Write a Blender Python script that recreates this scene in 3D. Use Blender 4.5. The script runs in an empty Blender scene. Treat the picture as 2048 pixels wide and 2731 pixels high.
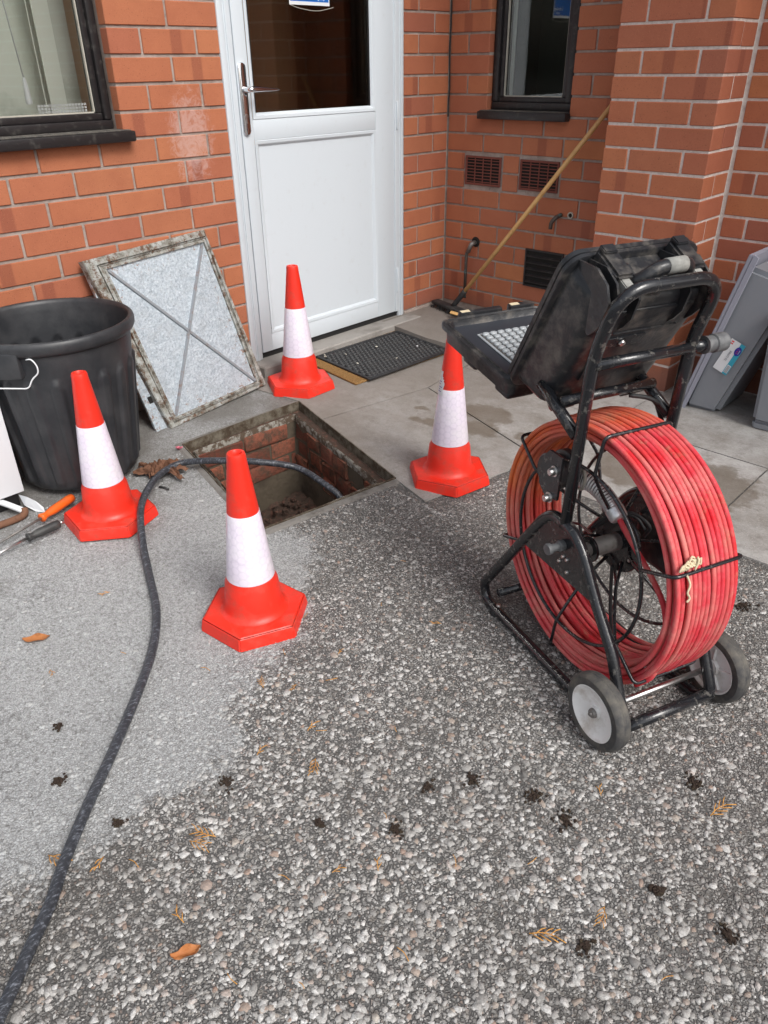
import bpy, bmesh, math, random
import numpy as np
from mathutils import Vector, Matrix
random.seed(7); rng = np.random.default_rng(7)
S = bpy.context.scene; C = S.collection
PI = math.pi
# ------------------------------------------------------------ camera, world, sun
cam_d = bpy.data.cameras.new('camera'); cam = bpy.data.objects.new('camera', cam_d); C.objects.link(cam)
CR = Vector((0.729212, 0.684178, -0.012247)); CU = Vector((-0.341059, 0.379005, 0.860241)); CB = Vector((0.593462, -0.623412, 0.509078))
CU = CB.cross(CR).normalized()
cam.matrix_world = Matrix(((CR.x, CU.x, CB.x, 2.69211), (CR.y, CU.y, CB.y, -3.33348), (CR.z, CU.z, CB.z, 1.16216), (0, 0, 0, 1)))
cam_d.sensor_fit = 'VERTICAL'; cam_d.sensor_height = 24; cam_d.lens = 24 * 2021.96 / 2731
cam_d.clip_start = 0.05; cam_d.clip_end = 400
S.camera = cam
W = bpy.data.worlds.new('World'); S.world = W; W.use_nodes = True
wn = W.node_tree; wn.nodes.clear()
sky = wn.nodes.new('ShaderNodeTexSky'); sky.sky_type = 'NISHITA'; sky.sun_disc = False
SUN_EL, SUN_AZ = math.radians(47), math.radians(98)   # azimuth clockwise from +Y
sky.sun_elevation = SUN_EL; sky.sun_rotation = SUN_AZ; sky.dust_density = 4.0; sky.air_density = 1.0; sky.ozone_density = 1.0
hs = wn.nodes.new('ShaderNodeHueSaturation'); hs.inputs['Saturation'].default_value = 0.36
bg = wn.nodes.new('ShaderNodeBackground'); bg.inputs['Strength'].default_value = 0.15
wo = wn.nodes.new('ShaderNodeOutputWorld')
wn.links.new(sky.outputs[0], hs.inputs['Color']); wn.links.new(hs.outputs[0], bg.inputs['Color']); wn.links.new(bg.outputs[0], wo.inputs['Surface'])
sd = bpy.data.lights.new('sun', 'SUN'); sun = bpy.data.objects.new('sun', sd); C.objects.link(sun)
sd.energy = 1.5; sd.angle = math.radians(24); sd.color = (1.0, 0.97, 0.93)
sv = Vector((math.sin(SUN_AZ) * math.cos(SUN_EL), math.cos(SUN_AZ) * math.cos(SUN_EL), math.sin(SUN_EL)))
sun.rotation_euler = sv.to_track_quat('Z', 'Y').to_euler(); sun.location = sv * 20
S.view_settings.view_transform = 'Standard'; S.view_settings.look = 'None'
S.view_settings.exposure = 0.36; S.view_settings.gamma = 1; S.view_settings.use_curve_mapping = False

# ------------------------------------------------------------ node helpers
def mat(name, base=(.5,.5,.5), rough=.6, metal=0., spec=.5, coat=0.):
    m = bpy.data.materials.new(name); m.use_nodes = True
    b = m.node_tree.nodes['Principled BSDF']
    b.inputs['Base Color'].default_value = (*base, 1); b.inputs['Roughness'].default_value = rough
    b.inputs['Metallic'].default_value = metal; b.inputs['Specular IOR Level'].default_value = spec
    b.inputs['Coat Weight'].default_value = coat
    return m
class NB:
    def __init__(s, m): s.t = m.node_tree; s.b = s.t.nodes['Principled BSDF']; s.m = m
    def n(s, ty, **kw):
        x = s.t.nodes.new(ty)
        for k, v in kw.items():
            if k in x.inputs: x.inputs[k].default_value = v
            else: setattr(x, k, v)
        return x
    def l(s, a, b): s.t.links.new(a, b)
    def co(s, kind='Object'): return s.n('ShaderNodeTexCoord').outputs[kind]
    def pos(s): return s.n('ShaderNodeNewGeometry').outputs['Position']
    def noise(s, scale, det=4, rough=.6, co=None, dist=0):
        x = s.n('ShaderNodeTexNoise', Scale=scale, Detail=det, Roughness=rough, Distortion=dist)
        s.l(co if co is not None else s.co(), x.inputs['Vector']); return x.outputs['Fac']
    def vor(s, scale, feat='F1', co=None, out='Distance', rnd=1.):
        x = s.n('ShaderNodeTexVoronoi', Scale=scale, Randomness=rnd); x.feature = feat
        s.l(co if co is not None else s.co(), x.inputs['Vector']); return x.outputs[out]
    def ramp(s, fac, stops, interp='LINEAR'):
        x = s.n('ShaderNodeValToRGB'); x.color_ramp.interpolation = interp
        e = x.color_ramp.elements
        while len(e) < len(stops): e.new(.5)
        for i, (p, c) in enumerate(stops):
            e[i].position = p; e[i].color = (*c, 1) if isinstance(c, tuple) else (c, c, c, 1)
        s.l(fac, x.inputs['Fac']); return x.outputs['Color']
    def mix(s, fac, a, b, mode='MIX'):
        x = s.n('ShaderNodeMix'); x.data_type = 'RGBA'; x.blend_type = mode
        for i, v in ((0, fac), (6, a), (7, b)):
            if isinstance(v, (int, float)): x.inputs[i].default_value = v if i == 0 else (v, v, v, 1)
            elif isinstance(v, tuple): x.inputs[i].default_value = (*v, 1)
            else: s.l(v, x.inputs[i])
        return x.outputs[2]
    def math(s, op, a, b=0., c=0.):
        x = s.n('ShaderNodeMath'); x.operation = op
        for i, v in enumerate((a, b, c)):
            if isinstance(v, (int, float)): x.inputs[i].default_value = v
            else: s.l(v, x.inputs[i])
        return x.outputs[0]
    def col(s, c): s.l(c, s.b.inputs['Base Color'])
    def rough(s, c): s.l(c, s.b.inputs['Roughness'])
    def bump(s, h, dist=.002, strength=1., prev=None):
        x = s.n('ShaderNodeBump', Distance=dist, Strength=strength); s.l(h, x.inputs['Height'])
        if prev is not None: s.l(prev, x.inputs['Normal'])
        s.l(x.outputs[0], s.b.inputs['Normal']); return x.outputs[0]
    def attr(s, name, out='Fac'):
        x = s.n('ShaderNodeAttribute'); x.attribute_name = name; return x.outputs[out]
    def rand(s): return s.n('ShaderNodeObjectInfo').outputs['Random']
M = {}
def simple(key, base, rough=.6, metal=0., dirt=None, dscale=12., damt=.5, bump=0., bscale=60., spec=.5, coat=0., lo=.5, hi=.7):
    m = mat(key, base, rough, metal, spec, coat); n = NB(m)
    if dirt is not None:
        f = n.ramp(n.noise(dscale, 6, .65), [(lo, 0.), (hi, 1.)])
        f = n.math('MULTIPLY', f, damt); n.col(n.mix(f, base, dirt)); n.rough(n.mix(f, rough, min(1., rough + .3)))
    if bump: n.bump(n.noise(bscale, 5, .6), bump)
    M[key] = m; return m
# brick
m = mat('brick', rough=.72, spec=.35); n = NB(m); r = n.rand()
c = n.ramp(r, [(0, (.45,.165,.078)), (.2, (.41,.140,.070)), (.4, (.43,.150,.074)), (.6, (.38,.125,.070)), (.75, (.42,.145,.072)), (.9, (.33,.110,.070)), (1, (.47,.178,.078))])
r2 = n.math('FRACT', n.math('MULTIPLY', r, 17.31)); r3 = n.math('FRACT', n.math('MULTIPLY', r, 41.7))
sep = n.n('ShaderNodeSeparateXYZ'); n.l(n.co(), sep.inputs[0])
al = n.math('ADD', sep.outputs[0], sep.outputs[1])
bnd = n.math('SUBTRACT', n.math('ABSOLUTE', n.math('ADD', al, n.math('MULTIPLY', n.math('SUBTRACT', r3, .5), .16))), n.math('ADD', .012, n.math('MULTIPLY', r2, .012)))
bf = n.ramp(n.math('ADD', n.math('MULTIPLY', bnd, 160.), .5), [(0, 1.), (1, 0.)])
bf = n.math('MULTIPLY', bf, n.math('GREATER_THAN', r2, .80))
c = n.mix(n.math('MULTIPLY', bf, .5), c, (.20,.055,.036))
ps = n.pos()
c = n.mix(n.math('MULTIPLY', n.ramp(n.noise(9, 5, .6, ps), [(.4, 0.), (.75, 1.)]), .3), c, (.26,.075,.04))
c = n.mix(n.ramp(n.noise(420, 2, .5, ps), [(.62, 0.), (.72, .5)]), c, (.60,.27,.15))
c = n.mix(n.ramp(n.noise(230, 2, .5, ps), [(.66, 0.), (.72, .7)]), c, (.10,.035,.022))
c = n.mix(n.ramp(n.noise(26, 7, .75, ps, 1.), [(.66, 0.), (.74, .35)]), c, (.08,.045,.035))
sb = n.n('ShaderNodeSeparateXYZ'); n.l(ps, sb.inputs[0])
stn = n.math('SUBTRACT', 1., n.math('ADD', n.math('POWER', n.math('MULTIPLY', n.math('ADD', sb.outputs[1], 1.52), 8.), 2.), n.math('POWER', n.math('MULTIPLY', n.math('SUBTRACT', sb.outputs[2], .93), 5.), 2.)))
stn = n.math('MULTIPLY', n.ramp(n.math('ADD', stn, n.math('MULTIPLY', n.math('SUBTRACT', n.noise(30, 6, .75, ps, 1.5), .5), 2.6)), [(.35, 0.), (1., 1.)]), n.math('LESS_THAN', sb.outputs[0], .05))
c = n.mix(n.math('MULTIPLY', stn, .38), c, (.62,.50,.48))
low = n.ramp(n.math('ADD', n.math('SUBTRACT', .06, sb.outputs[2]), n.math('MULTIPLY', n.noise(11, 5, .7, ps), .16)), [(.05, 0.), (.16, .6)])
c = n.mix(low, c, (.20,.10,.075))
n.col(c); n.bump(n.noise(300, 5, .7, ps), .0012); M['brick'] = m
# mortar
m = mat('mortar', rough=.92, spec=.2); n = NB(m); ps = n.pos()
c = n.ramp(n.noise(14, 6, .7, ps), [(.3, (.25,.20,.175)), (.5, (.35,.29,.255)), (.72, (.46,.395,.355))])
c = n.mix(n.ramp(n.noise(30, 6, .8, ps), [(.58, 0.), (.70, .75)]), c, (.13,.11,.10))
n.col(c); n.bump(n.noise(160, 6, .75, ps), .003); M['mortar'] = m
m = mat('pale mortar', rough=.92, spec=.2); n = NB(m); ps = n.pos()
c = n.ramp(n.noise(40, 6, .75, ps), [(.3, (.50,.43,.39)), (.5, (.66,.60,.56)), (.7, (.76,.71,.68))])
n.col(c); n.bump(n.noise(160, 6, .75, ps), .003); M['pale mortar'] = m
# old dirty sewer brick and render
m = mat('old brick', rough=.95, spec=.2); n = NB(m); ps = n.pos()
c = n.ramp(n.rand(), [(0, (.25,.080,.05)), (.5, (.30,.105,.065)), (1, (.17,.06,.042))])
c = n.mix(n.ramp(n.noise(26, 7, .8, ps), [(.44, 0.), (.60, .88)]), c, (.085,.062,.045))
n.col(c); n.bump(n.noise(60, 7, .75, ps), .008); M['oldbrick'] = m
simple('stained steel', (.17,.15,.115), .8, .2, dirt=(.055,.035,.020), dscale=22, damt=.9, bump=.004, bscale=50, lo=.38, hi=.58)
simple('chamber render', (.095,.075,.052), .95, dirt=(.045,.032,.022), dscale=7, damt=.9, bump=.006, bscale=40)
# plastics, metals
simple('white upvc', (.60,.655,.70), .32, dirt=(.47,.48,.48), dscale=26, damt=.30, lo=.58, hi=.80)
simple('black frame', (.018,.016,.017), .38, dirt=(.10,.095,.085), dscale=34, damt=.45, bump=.0006, bscale=90, lo=.55)
simple('sill top', (.05,.048,.046), .75, dirt=(.16,.145,.12), dscale=40, damt=.7, bump=.001, lo=.4, hi=.6)
simple('gasket', (.012,.012,.013), .6)
simple('interior dark', (.72,.52,.37), .9)
simple('interior green', (.035,.045,.038), .9)
simple('interior pale', (.78,.80,.76), .9, dirt=(.45,.50,.44), dscale=3, damt=.8)
simple('net', (.66,.69,.63), .9, dirt=(.36,.42,.36), dscale=5, damt=.8)
simple('blind', (.82,.86,.78), .7)
simple('chrome', (.78,.78,.80), .12, 1.)
simple('concrete', (.30,.285,.265), .9, dirt=(.16,.145,.13), dscale=6, damt=.8, bump=.003, bscale=90)
simple('dirty concrete', (.20,.19,.175), .95, dirt=(.09,.08,.07), dscale=14, damt=.85, bump=.004, bscale=90)
simple('rubber', (.022,.023,.025), .6, dirt=(.10,.095,.085), dscale=30, damt=.45, bump=.0008)
simple('mat rubber', (.020,.021,.023), .55, dirt=(.06,.058,.055), dscale=18, damt=.5)
simple('bin plastic', (.026,.028,.032), .40, dirt=(.085,.085,.088), dscale=9, damt=.5, bump=.0010, bscale=35, lo=.42, hi=.75)
simple('black paint', (.012,.013,.016), .22, dirt=(.20,.19,.17), dscale=55, damt=.55, bump=.0006, bscale=130, coat=.3, lo=.57, hi=.68)
simple('case plastic', (.020,.021,.024), .30, dirt=(.20,.18,.155), dscale=19, damt=.58, bump=.0012, bscale=60, lo=.48, hi=.70)
simple('worn grip', (.30,.30,.28), .7, dirt=(.12,.12,.11), dscale=30, damt=.6)
simple('tape', (.45,.43,.37), .6, dirt=(.28,.26,.22), dscale=20)
simple('grey knob', (.10,.105,.11), .5, dirt=(.25,.25,.25), dscale=40)
simple('steel', (.62,.61,.60), .30, 1., dirt=(.30,.28,.26), dscale=60)
simple('spring steel', (.86,.86,.86), .30, .55, dirt=(.25,.24,.22), dscale=60, damt=.4)
simple('worn steel', (.26,.25,.235), .55, .3, dirt=(.10,.09,.075), dscale=40, damt=.7)
simple('dull steel', (.22,.21,.20), .5, .6, dirt=(.09,.07,.055), dscale=40, damt=.8)
simple('white rim', (.80,.80,.79), .4, dirt=(.34,.27,.20), dscale=20, damt=.6, lo=.46)
simple('tyre', (.045,.045,.046), .75, dirt=(.17,.155,.13), dscale=26, damt=.75, bump=.0012, bscale=60, lo=.42)
simple('cone red', (.78,.030,.014), .40, dirt=(.46,.07,.045), dscale=16, damt=.75, bump=.0004, bscale=50)
simple('grey tote', (.215,.230,.255), .36, dirt=(.27,.28,.29), dscale=4, damt=.6, bump=.0003, bscale=200)
simple('tote rim', (.30,.31,.37), .40)
simple('keys', (.40,.43,.45), .3)
simple('case inside', (.035,.040,.05), .3)
simple('wood', (.66,.40,.16), .4, dirt=(.50,.28,.10), dscale=24, damt=.8)
simple('orange plastic', (.80,.13,.015), .38, dirt=(.45,.12,.05), dscale=30)
simple('dark handle', (.035,.036,.036), .5, dirt=(.11,.11,.10), dscale=30)
simple('white paint', (.74,.76,.79), .3)
simple('brown cloth', (.16,.075,.042), .85, dirt=(.07,.035,.022), dscale=40, damt=.9, bump=.002)
simple('leaf', (.40,.15,.045), .7, dirt=(.20,.07,.025), dscale=60, damt=.8, bump=.001)
simple('needle', (.55,.27,.06), .75, dirt=(.35,.14,.04), dscale=90)
simple('moss', (.030,.018,.012), .95, dirt=(.055,.045,.022), dscale=90, bump=.003)
simple('sticker white', (.72,.74,.76), .45); simple('sticker teal', (.03,.33,.46), .45); simple('sticker blue', (.01,.02,.30), .45)
simple('sticker red', (.65,.04,.05), .45); simple('ink', (.10,.11,.14), .5); simple('sign blue', (.008,.13,.52), .35)
simple('cloth strip', (.62,.53,.36), .8)
simple('pink scrap', (.70,.18,.25), .7)
simple('terracotta vent', (.17,.048,.034), .8, dirt=(.12,.05,.035), dscale=30, bump=.001)
simple('void', (.010,.009,.008), .9)
simple('rib zinc', (.30,.33,.36), .5, .4, dirt=(.24,.12,.07), dscale=30, damt=.6)
simple('rusty lip', (.36,.35,.31), .8, .2, dirt=(.085,.05,.028), dscale=34, damt=.9, bump=.003, lo=.42, hi=.54)
simple('copper pipe', (.10,.085,.075), .5, .5, dirt=(.16,.32,.34), dscale=22, damt=.8, lo=.55, hi=.62)
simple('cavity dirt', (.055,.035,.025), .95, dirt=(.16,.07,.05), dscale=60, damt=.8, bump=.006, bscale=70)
# coir
m = mat('coir', rough=1., spec=.1); n = NB(m); ps = n.pos()
n.col(n.ramp(n.noise(260, 4, .7, ps), [(.3, (.13,.07,.025)), (.55, (.33,.19,.075)), (.75, (.46,.29,.13))])); n.bump(n.noise(300, 3, .7, ps), .006); M['coir'] = m
# galvanised cover
m = mat('galvanised', rough=.42, metal=.55); n = NB(m); co = n.co()
c = n.ramp(n.noise(105, 7, .8, co), [(.34, (.28,.35,.41)), (.48, (.48,.55,.61)), (.62, (.64,.71,.76))])
c = n.mix(n.ramp(n.noise(16, 6, .7, co), [(.5, 0.), (.66, .45)]), c, (.36,.40,.43))
se_ = n.n('ShaderNodeSeparateXYZ'); n.l(co, se_.inputs[0])
edg = n.math('MAXIMUM', n.math('MULTIPLY', n.math('ABSOLUTE', se_.outputs[0]), 1.25), n.math('ABSOLUTE', se_.outputs[1]))
c = n.mix(n.ramp(n.math('ADD', n.noise(55, 7, .8, co), n.math('MULTIPLY', n.math('SUBTRACT', edg, .22), .8)), [(.62, 0.), (.67, .85)]), c, (.28,.13,.06))
n.col(c); n.bump(n.noise(90, 6, .75, co), .004); M['galv'] = m
m = mat('weathered zinc', rough=.7, metal=.25); n = NB(m); co = n.co()
c = n.ramp(n.noise(24, 7, .75, co), [(.36, (.10,.085,.065)), (.49, (.32,.32,.29)), (.68, (.50,.53,.53))])
c = n.mix(n.ramp(n.noise(30, 7, .8, co), [(.51, 0.), (.57, .9)]), c, (.12,.055,.025))
n.col(c); n.bump(n.noise(60, 7, .75, co), .004); M['zinc'] = m
# hose red, scuffed, with tan dirt
m = mat('black hose', (.03,.033,.04), .36); n = NB(m); cmap = n.n('ShaderNodeMapping'); n.l(n.pos(), cmap.inputs[0]); cmap.inputs['Rotation'].default_value = (0,0,-.55); cmap.inputs['Scale'].default_value = (4,1,1)
c = n.mix(n.ramp(n.noise(60, 6, .8, cmap.outputs[0]), [(.52, 0.), (.64, .8)]), (.028,.031,.038), (.22,.24,.28)); n.col(c); n.rough(n.ramp(n.noise(80, 4, .6, n.pos()), [(.3, .28), (.7, .6)])); n.bump(n.noise(90, 5, .6, n.pos()), .0012); M['black hose'] = m
m = mat('red hose', rough=.68, spec=.35); n = NB(m); co = n.co()
c = n.ramp(n.noise(10, 5, .7, co), [(.34, (.60,.008,.018)), (.5, (.62,.050,.070)), (.68, (.62,.19,.17))])
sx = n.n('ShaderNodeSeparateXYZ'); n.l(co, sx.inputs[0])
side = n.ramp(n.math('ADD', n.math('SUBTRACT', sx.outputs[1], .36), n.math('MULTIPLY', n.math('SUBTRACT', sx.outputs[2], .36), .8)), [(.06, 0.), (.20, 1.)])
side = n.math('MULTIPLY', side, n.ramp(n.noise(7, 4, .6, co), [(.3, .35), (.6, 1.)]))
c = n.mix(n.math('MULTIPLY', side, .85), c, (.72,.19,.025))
c = n.mix(n.math('MULTIPLY', n.ramp(n.noise(26, 5, .7, co), [(.55, 0.), (.7, .55)]), 1.), c, (.40,.22,.14))
c = n.mix(n.math('MULTIPLY', n.attr('strand'), .55), c, (.66,.26,.22))
n.col(c); n.bump(n.noise(140, 4, .7, co), .0008); M['hose'] = m
# retroreflective sleeve with printed honeycomb
m = mat('reflective sleeve', (.80,.77,.84), .30, spec=.5, coat=.4); n = NB(m)
uv = n.n('ShaderNodeUVMap').outputs[0]; sp = n.n('ShaderNodeSeparateXYZ'); n.l(uv, sp.inputs[0])
k = 2*PI/(.021*.866); acc = None
for a in (0, PI/3, 2*PI/3):
    ph = n.math('ADD', n.math('MULTIPLY', sp.outputs[0], k*math.cos(a)), n.math('MULTIPLY', sp.outputs[1], k*math.sin(a)))
    cs = n.math('COSINE', ph); acc = cs if acc is None else n.math('ADD', acc, cs)
ln = n.ramp(n.math('MULTIPLY', n.math('ADD', acc, 1.5), .22), [(.11, 1.), (.17, 0.)])
c = n.mix(n.math('MULTIPLY', ln, .24), (.76,.69,.80), (.50,.46,.56))
n.col(n.mix(n.math('MULTIPLY', n.ramp(n.noise(14, 4, .6), [(.45, 0.), (.7, 1.)]), .4), c, (.84,.86,.80))); n.bump(n.noise(16, 4, .6, None, 1.2), .0035); M['sleeve'] = m
# glass
def glass(key, tint=(.9,.95,.92), refl=.06):
    m = bpy.data.materials.new(key); m.use_nodes = True; t = m.node_tree; t.nodes.clear()
    tr = t.nodes.new('ShaderNodeBsdfTransparent'); tr.inputs[0].default_value = (*tint, 1)
    gl = t.nodes.new('ShaderNodeBsdfGlossy'); gl.inputs['Roughness'].default_value = .02
    fr = t.nodes.new('ShaderNodeFresnel'); fr.inputs[0].default_value = 1.52
    ad = t.nodes.new('ShaderNodeMath'); ad.operation = 'MULTIPLY_ADD'; ad.inputs[1].default_value = .75; ad.inputs[2].default_value = refl - .04
    mx = t.nodes.new('ShaderNodeMixShader'); o = t.nodes.new('ShaderNodeOutputMaterial')
    t.links.new(fr.outputs[0], ad.inputs[0]); t.links.new(ad.outputs[0], mx.inputs[0]); t.links.new(tr.outputs[0], mx.inputs[1]); t.links.new(gl.outputs[0], mx.inputs[2]); t.links.new(mx.outputs[0], o.inputs[0])
    M[key] = m
glass('window glass', (.95,.96,.95), refl=.07); glass('tinted glass', (.62,.58,.54), .04)
# paving
m = mat('paving slab', rough=.88, spec=.3); n = NB(m); ps = n.pos(); r = n.rand()
c = n.mix(r, (.34,.332,.322), (.44,.435,.425))
c = n.mix(n.ramp(n.noise(4.5, 8, .72, ps), [(.38, 0.), (.62, .8)]), c, (.215,.198,.178))
c = n.mix(n.ramp(n.noise(19, 7, .78, ps), [(.50, 0.), (.66, .45)]), c, (.14,.125,.11))
c = n.mix(n.ramp(n.noise(120, 4, .7, ps), [(.5, 0.), (.68, .35)]), c, (.16,.145,.13))
c = n.mix(n.ramp(n.noise(330, 2, .6, ps), [(.63, 0.), (.70, .6)]), c, (.62,.58,.52))
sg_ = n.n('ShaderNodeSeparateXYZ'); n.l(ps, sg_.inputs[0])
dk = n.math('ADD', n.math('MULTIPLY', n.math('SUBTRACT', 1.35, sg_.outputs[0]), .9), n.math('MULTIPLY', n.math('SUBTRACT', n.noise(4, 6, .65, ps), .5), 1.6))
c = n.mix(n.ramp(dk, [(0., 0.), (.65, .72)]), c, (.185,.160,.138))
wet = n.ramp(n.math('ADD', n.math('MULTIPLY', n.attr('wet'), .62), n.math('MULTIPLY', n.noise(17, 7, .72, ps), .62)), [(.63, 0.), (.72, 1.)])
c = n.mix(n.math('MULTIPLY', wet, .60), c, (.115,.088,.058))
n.col(c); n.rough(n.mix(wet, .88, .5)); n.bump(n.noise(170, 5, .7, ps), .0018); M['slab'] = m
# tarmac with procedural aggregate; attribute cem = pale cement film
m = mat('tarmac', rough=.85, spec=.35); n = NB(m); ps = n.pos()
cem0 = n.attr('cem')
cemf = n.ramp(n.math('ADD', cem0, n.math('MULTIPLY', n.math('SUBTRACT', n.noise(16, 8, .8, ps), .5), 1.5)), [(.42, 0.), (.60, 1.)])
ek = n.vor(34, 'DISTANCE_TO_EDGE', ps)
crk = n.math('MULTIPLY', n.ramp(ek, [(.02, 1.), (.10, 0.)]), n.ramp(n.math('SUBTRACT', n.noise(5, 6, .7, ps), n.math('MULTIPLY', cem0, .22)), [(.31, 0.), (.40, 1.)]))
v1 = n.vor(150, 'F1', ps, 'Color'); e1 = n.vor(150, 'DISTANCE_TO_EDGE', ps)
v2 = n.vor(85, 'F1', ps, 'Color'); e2 = n.vor(85, 'DISTANCE_TO_EDGE', ps)
s1 = n.n('ShaderNodeSeparateXYZ'); n.l(v1, s1.inputs[0]); s2 = n.n('ShaderNodeSeparateXYZ'); n.l(v2, s2.inputs[0])
st = n.ramp(s1.outputs[0], [(0, (.12,.117,.112)), (.3, (.20,.195,.188)), (.55, (.29,.283,.272)), (.75, (.39,.38,.365)), (.88, (.24,.18,.15)), (1, (.44,.42,.40))])
gap = n.ramp(e1, [(.06, 0.), (.22, 1.)])
c = n.mix(gap, (.108,.106,.103), st)
big = n.math('MULTIPLY', n.math('GREATER_THAN', s2.outputs[1], .62), n.ramp(e2, [(.10, 0.), (.18, 1.)]))
st2 = n.ramp(s2.outputs[0], [(0, (.13,.12,.11)), (.5, (.25,.235,.215)), (1, (.37,.355,.33))])
c = n.mix(big, c, st2)
damp = n.ramp(n.noise(2.1, 6, .65, ps), [(.46, 0.), (.64, .50)])
c = n.mix(damp, c, (.115,.107,.098))
cc = n.ramp(n.noise(95, 8, .85, ps), [(.36, (.16,.16,.155)), (.46, (.33,.335,.335)), (.6, (.50,.515,.525))])
cc = n.mix(n.math('MULTIPLY', n.ramp(e1, [(.02, 1.), (.10, 0.)]), .55), cc, (.15,.148,.14))
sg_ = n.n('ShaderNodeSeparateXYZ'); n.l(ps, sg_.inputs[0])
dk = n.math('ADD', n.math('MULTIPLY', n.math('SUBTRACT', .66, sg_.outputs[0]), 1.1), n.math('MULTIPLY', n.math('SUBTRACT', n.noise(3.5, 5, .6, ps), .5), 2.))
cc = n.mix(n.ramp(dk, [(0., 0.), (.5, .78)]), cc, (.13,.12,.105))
cc = n.mix(n.ramp(n.noise(150, 4, .75, ps), [(.56, 0.), (.66, .65)]), cc, (.10,.095,.09))
cemf2 = n.math('MULTIPLY', cemf, n.ramp(n.math('ADD', e1, n.math('MULTIPLY', cem0, .5)), [(.1, .35), (.5, 1.)]))
cc = n.mix(n.math('MULTIPLY', crk, .40), cc, (.075,.072,.07))
c = n.mix(cemf2, c, cc)
n.col(c)
hgt = n.math('ADD', n.math('MULTIPLY', gap, n.mix(cemf, 1., .35)), n.math('MULTIPLY', n.noise(220, 5, .7, ps), .9))
n.bump(hgt, .0028); M['tarmac'] = m
m = mat('aggregate', rough=.75, spec=.4); n = NB(m); ps = n.pos()
c = n.ramp(n.attr('tone'), [(0, (.13,.127,.122)), (.25, (.24,.234,.225)), (.5, (.37,.36,.345)), (.7, (.50,.49,.47)), (.86, (.64,.635,.62)), (.93, (.33,.23,.18)), (1, (.50,.47,.42))])
c = n.mix(n.ramp(n.noise(230, 5, .75, ps), [(.44, 0.), (.66, .65)]), c, (.15,.143,.135))
c = n.mix(n.math('MULTIPLY', n.ramp(n.noise(2.1, 6, .65, ps), [(.46, 0.), (.64, .45)]), .8), c, (.12,.11,.10))
cf = n.ramp(n.math('ADD', n.attr('cem'), n.math('MULTIPLY', n.math('SUBTRACT', n.noise(16, 8, .8, ps), .5), 1.5)), [(.36, 0.), (.66, .85)])
pc = n.ramp(n.noise(140, 6, .8, ps), [(.35, (.22,.22,.215)), (.5, (.40,.41,.41)), (.65, (.52,.54,.55))])
c = n.mix(cf, c, pc)
n.col(c); n.bump(n.noise(400, 4, .7, ps), .0012); M['aggregate'] = m

# ------------------------------------------------------------ mesh helpers
def me_from(name, verts, faces, smooth=False):
    me = bpy.data.meshes.new(name); me.from_pydata([tuple(v) for v in verts], [], faces); me.update()
    if smooth: me.shade_smooth()
    return me
def obj(name, me, material=None, parent=None, loc=None, rot=None):
    if isinstance(me, bmesh.types.BMesh):
        b = me; me = bpy.data.meshes.new(name); b.to_mesh(me); b.free()
    o = bpy.data.objects.new(name, me); C.objects.link(o)
    if material is not None and not me.materials: me.materials.append(M[material] if isinstance(material, str) else material)
    if parent is not None: o.parent = parent
    if loc is not None: o.location = loc
    if rot is not None: o.rotation_euler = rot
    return o
def tag(o, label=None, cat=None, group=None, kind=None):
    if label: o['label'] = label
    if cat: o['category'] = cat
    if group: o['group'] = group
    if kind: o['kind'] = kind
    return o
def thing(name, label, cat, loc=(0,0,0), rz=0., group=None, rot=None):
    o = bpy.data.objects.new(name, None); C.objects.link(o); o.location = loc
    o.rotation_euler = rot if rot else (0, 0, rz); o.empty_display_size = .1
    return tag(o, label, cat, group)
def box_bm(x0, x1, y0, y1, z0, z1, bev=0., seg=1, bm=None):
    own = bmesh.new()
    bmesh.ops.create_cube(own, size=1)
    for v in own.verts: v.co = Vector(((x0+x1)/2 + v.co.x*(x1-x0), (y0+y1)/2 + v.co.y*(y1-y0), (z0+z1)/2 + v.co.z*(z1-z0)))
    if bev: bmesh.ops.bevel(own, geom=own.edges[:], offset=bev, segments=seg, profile=.5, affect='EDGES')
    if bm is None: return own
    me = bpy.data.meshes.new('t'); own.to_mesh(me); own.free(); bm.from_mesh(me); bpy.data.meshes.remove(me); return bm
def fillet(pts, rad, n=6, closed=False):
    P = [Vector(p) for p in pts]; out = []; N = len(P)
    rads = rad if isinstance(rad, (list, tuple)) else [rad]*N
    for i in range(N):
        if (i in (0, N-1) and not closed) or rads[i] <= 0: out.append(P[i]); continue
        a, b, c = P[i-1], P[i], P[(i+1) % N]
        r = min(rads[i], (a-b).length*.48, (c-b).length*.48)
        p, q = b + (a-b).normalized()*r, b + (c-b).normalized()*r
        for k in range(n+1):
            t = k/n; out.append((1-t)**2*p + 2*t*(1-t)*b + t*t*q)
    return out
def catmull(pts, n=8):
    P = [Vector(p) for p in pts]; P = [P[0]*2-P[1]] + P + [P[-1]*2-P[-2]]; out = []
    for i in range(1, len(P)-2):
        for k in range(n):
            t = k/n; a, b, c, d = P[i-1], P[i], P[i+1], P[i+2]
            out.append(.5*((2*b) + (c-a)*t + (2*a-5*b+4*c-d)*t*t + (3*b-a-3*c+d)*t**3))
    out.append(P[-2]); return out
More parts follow.
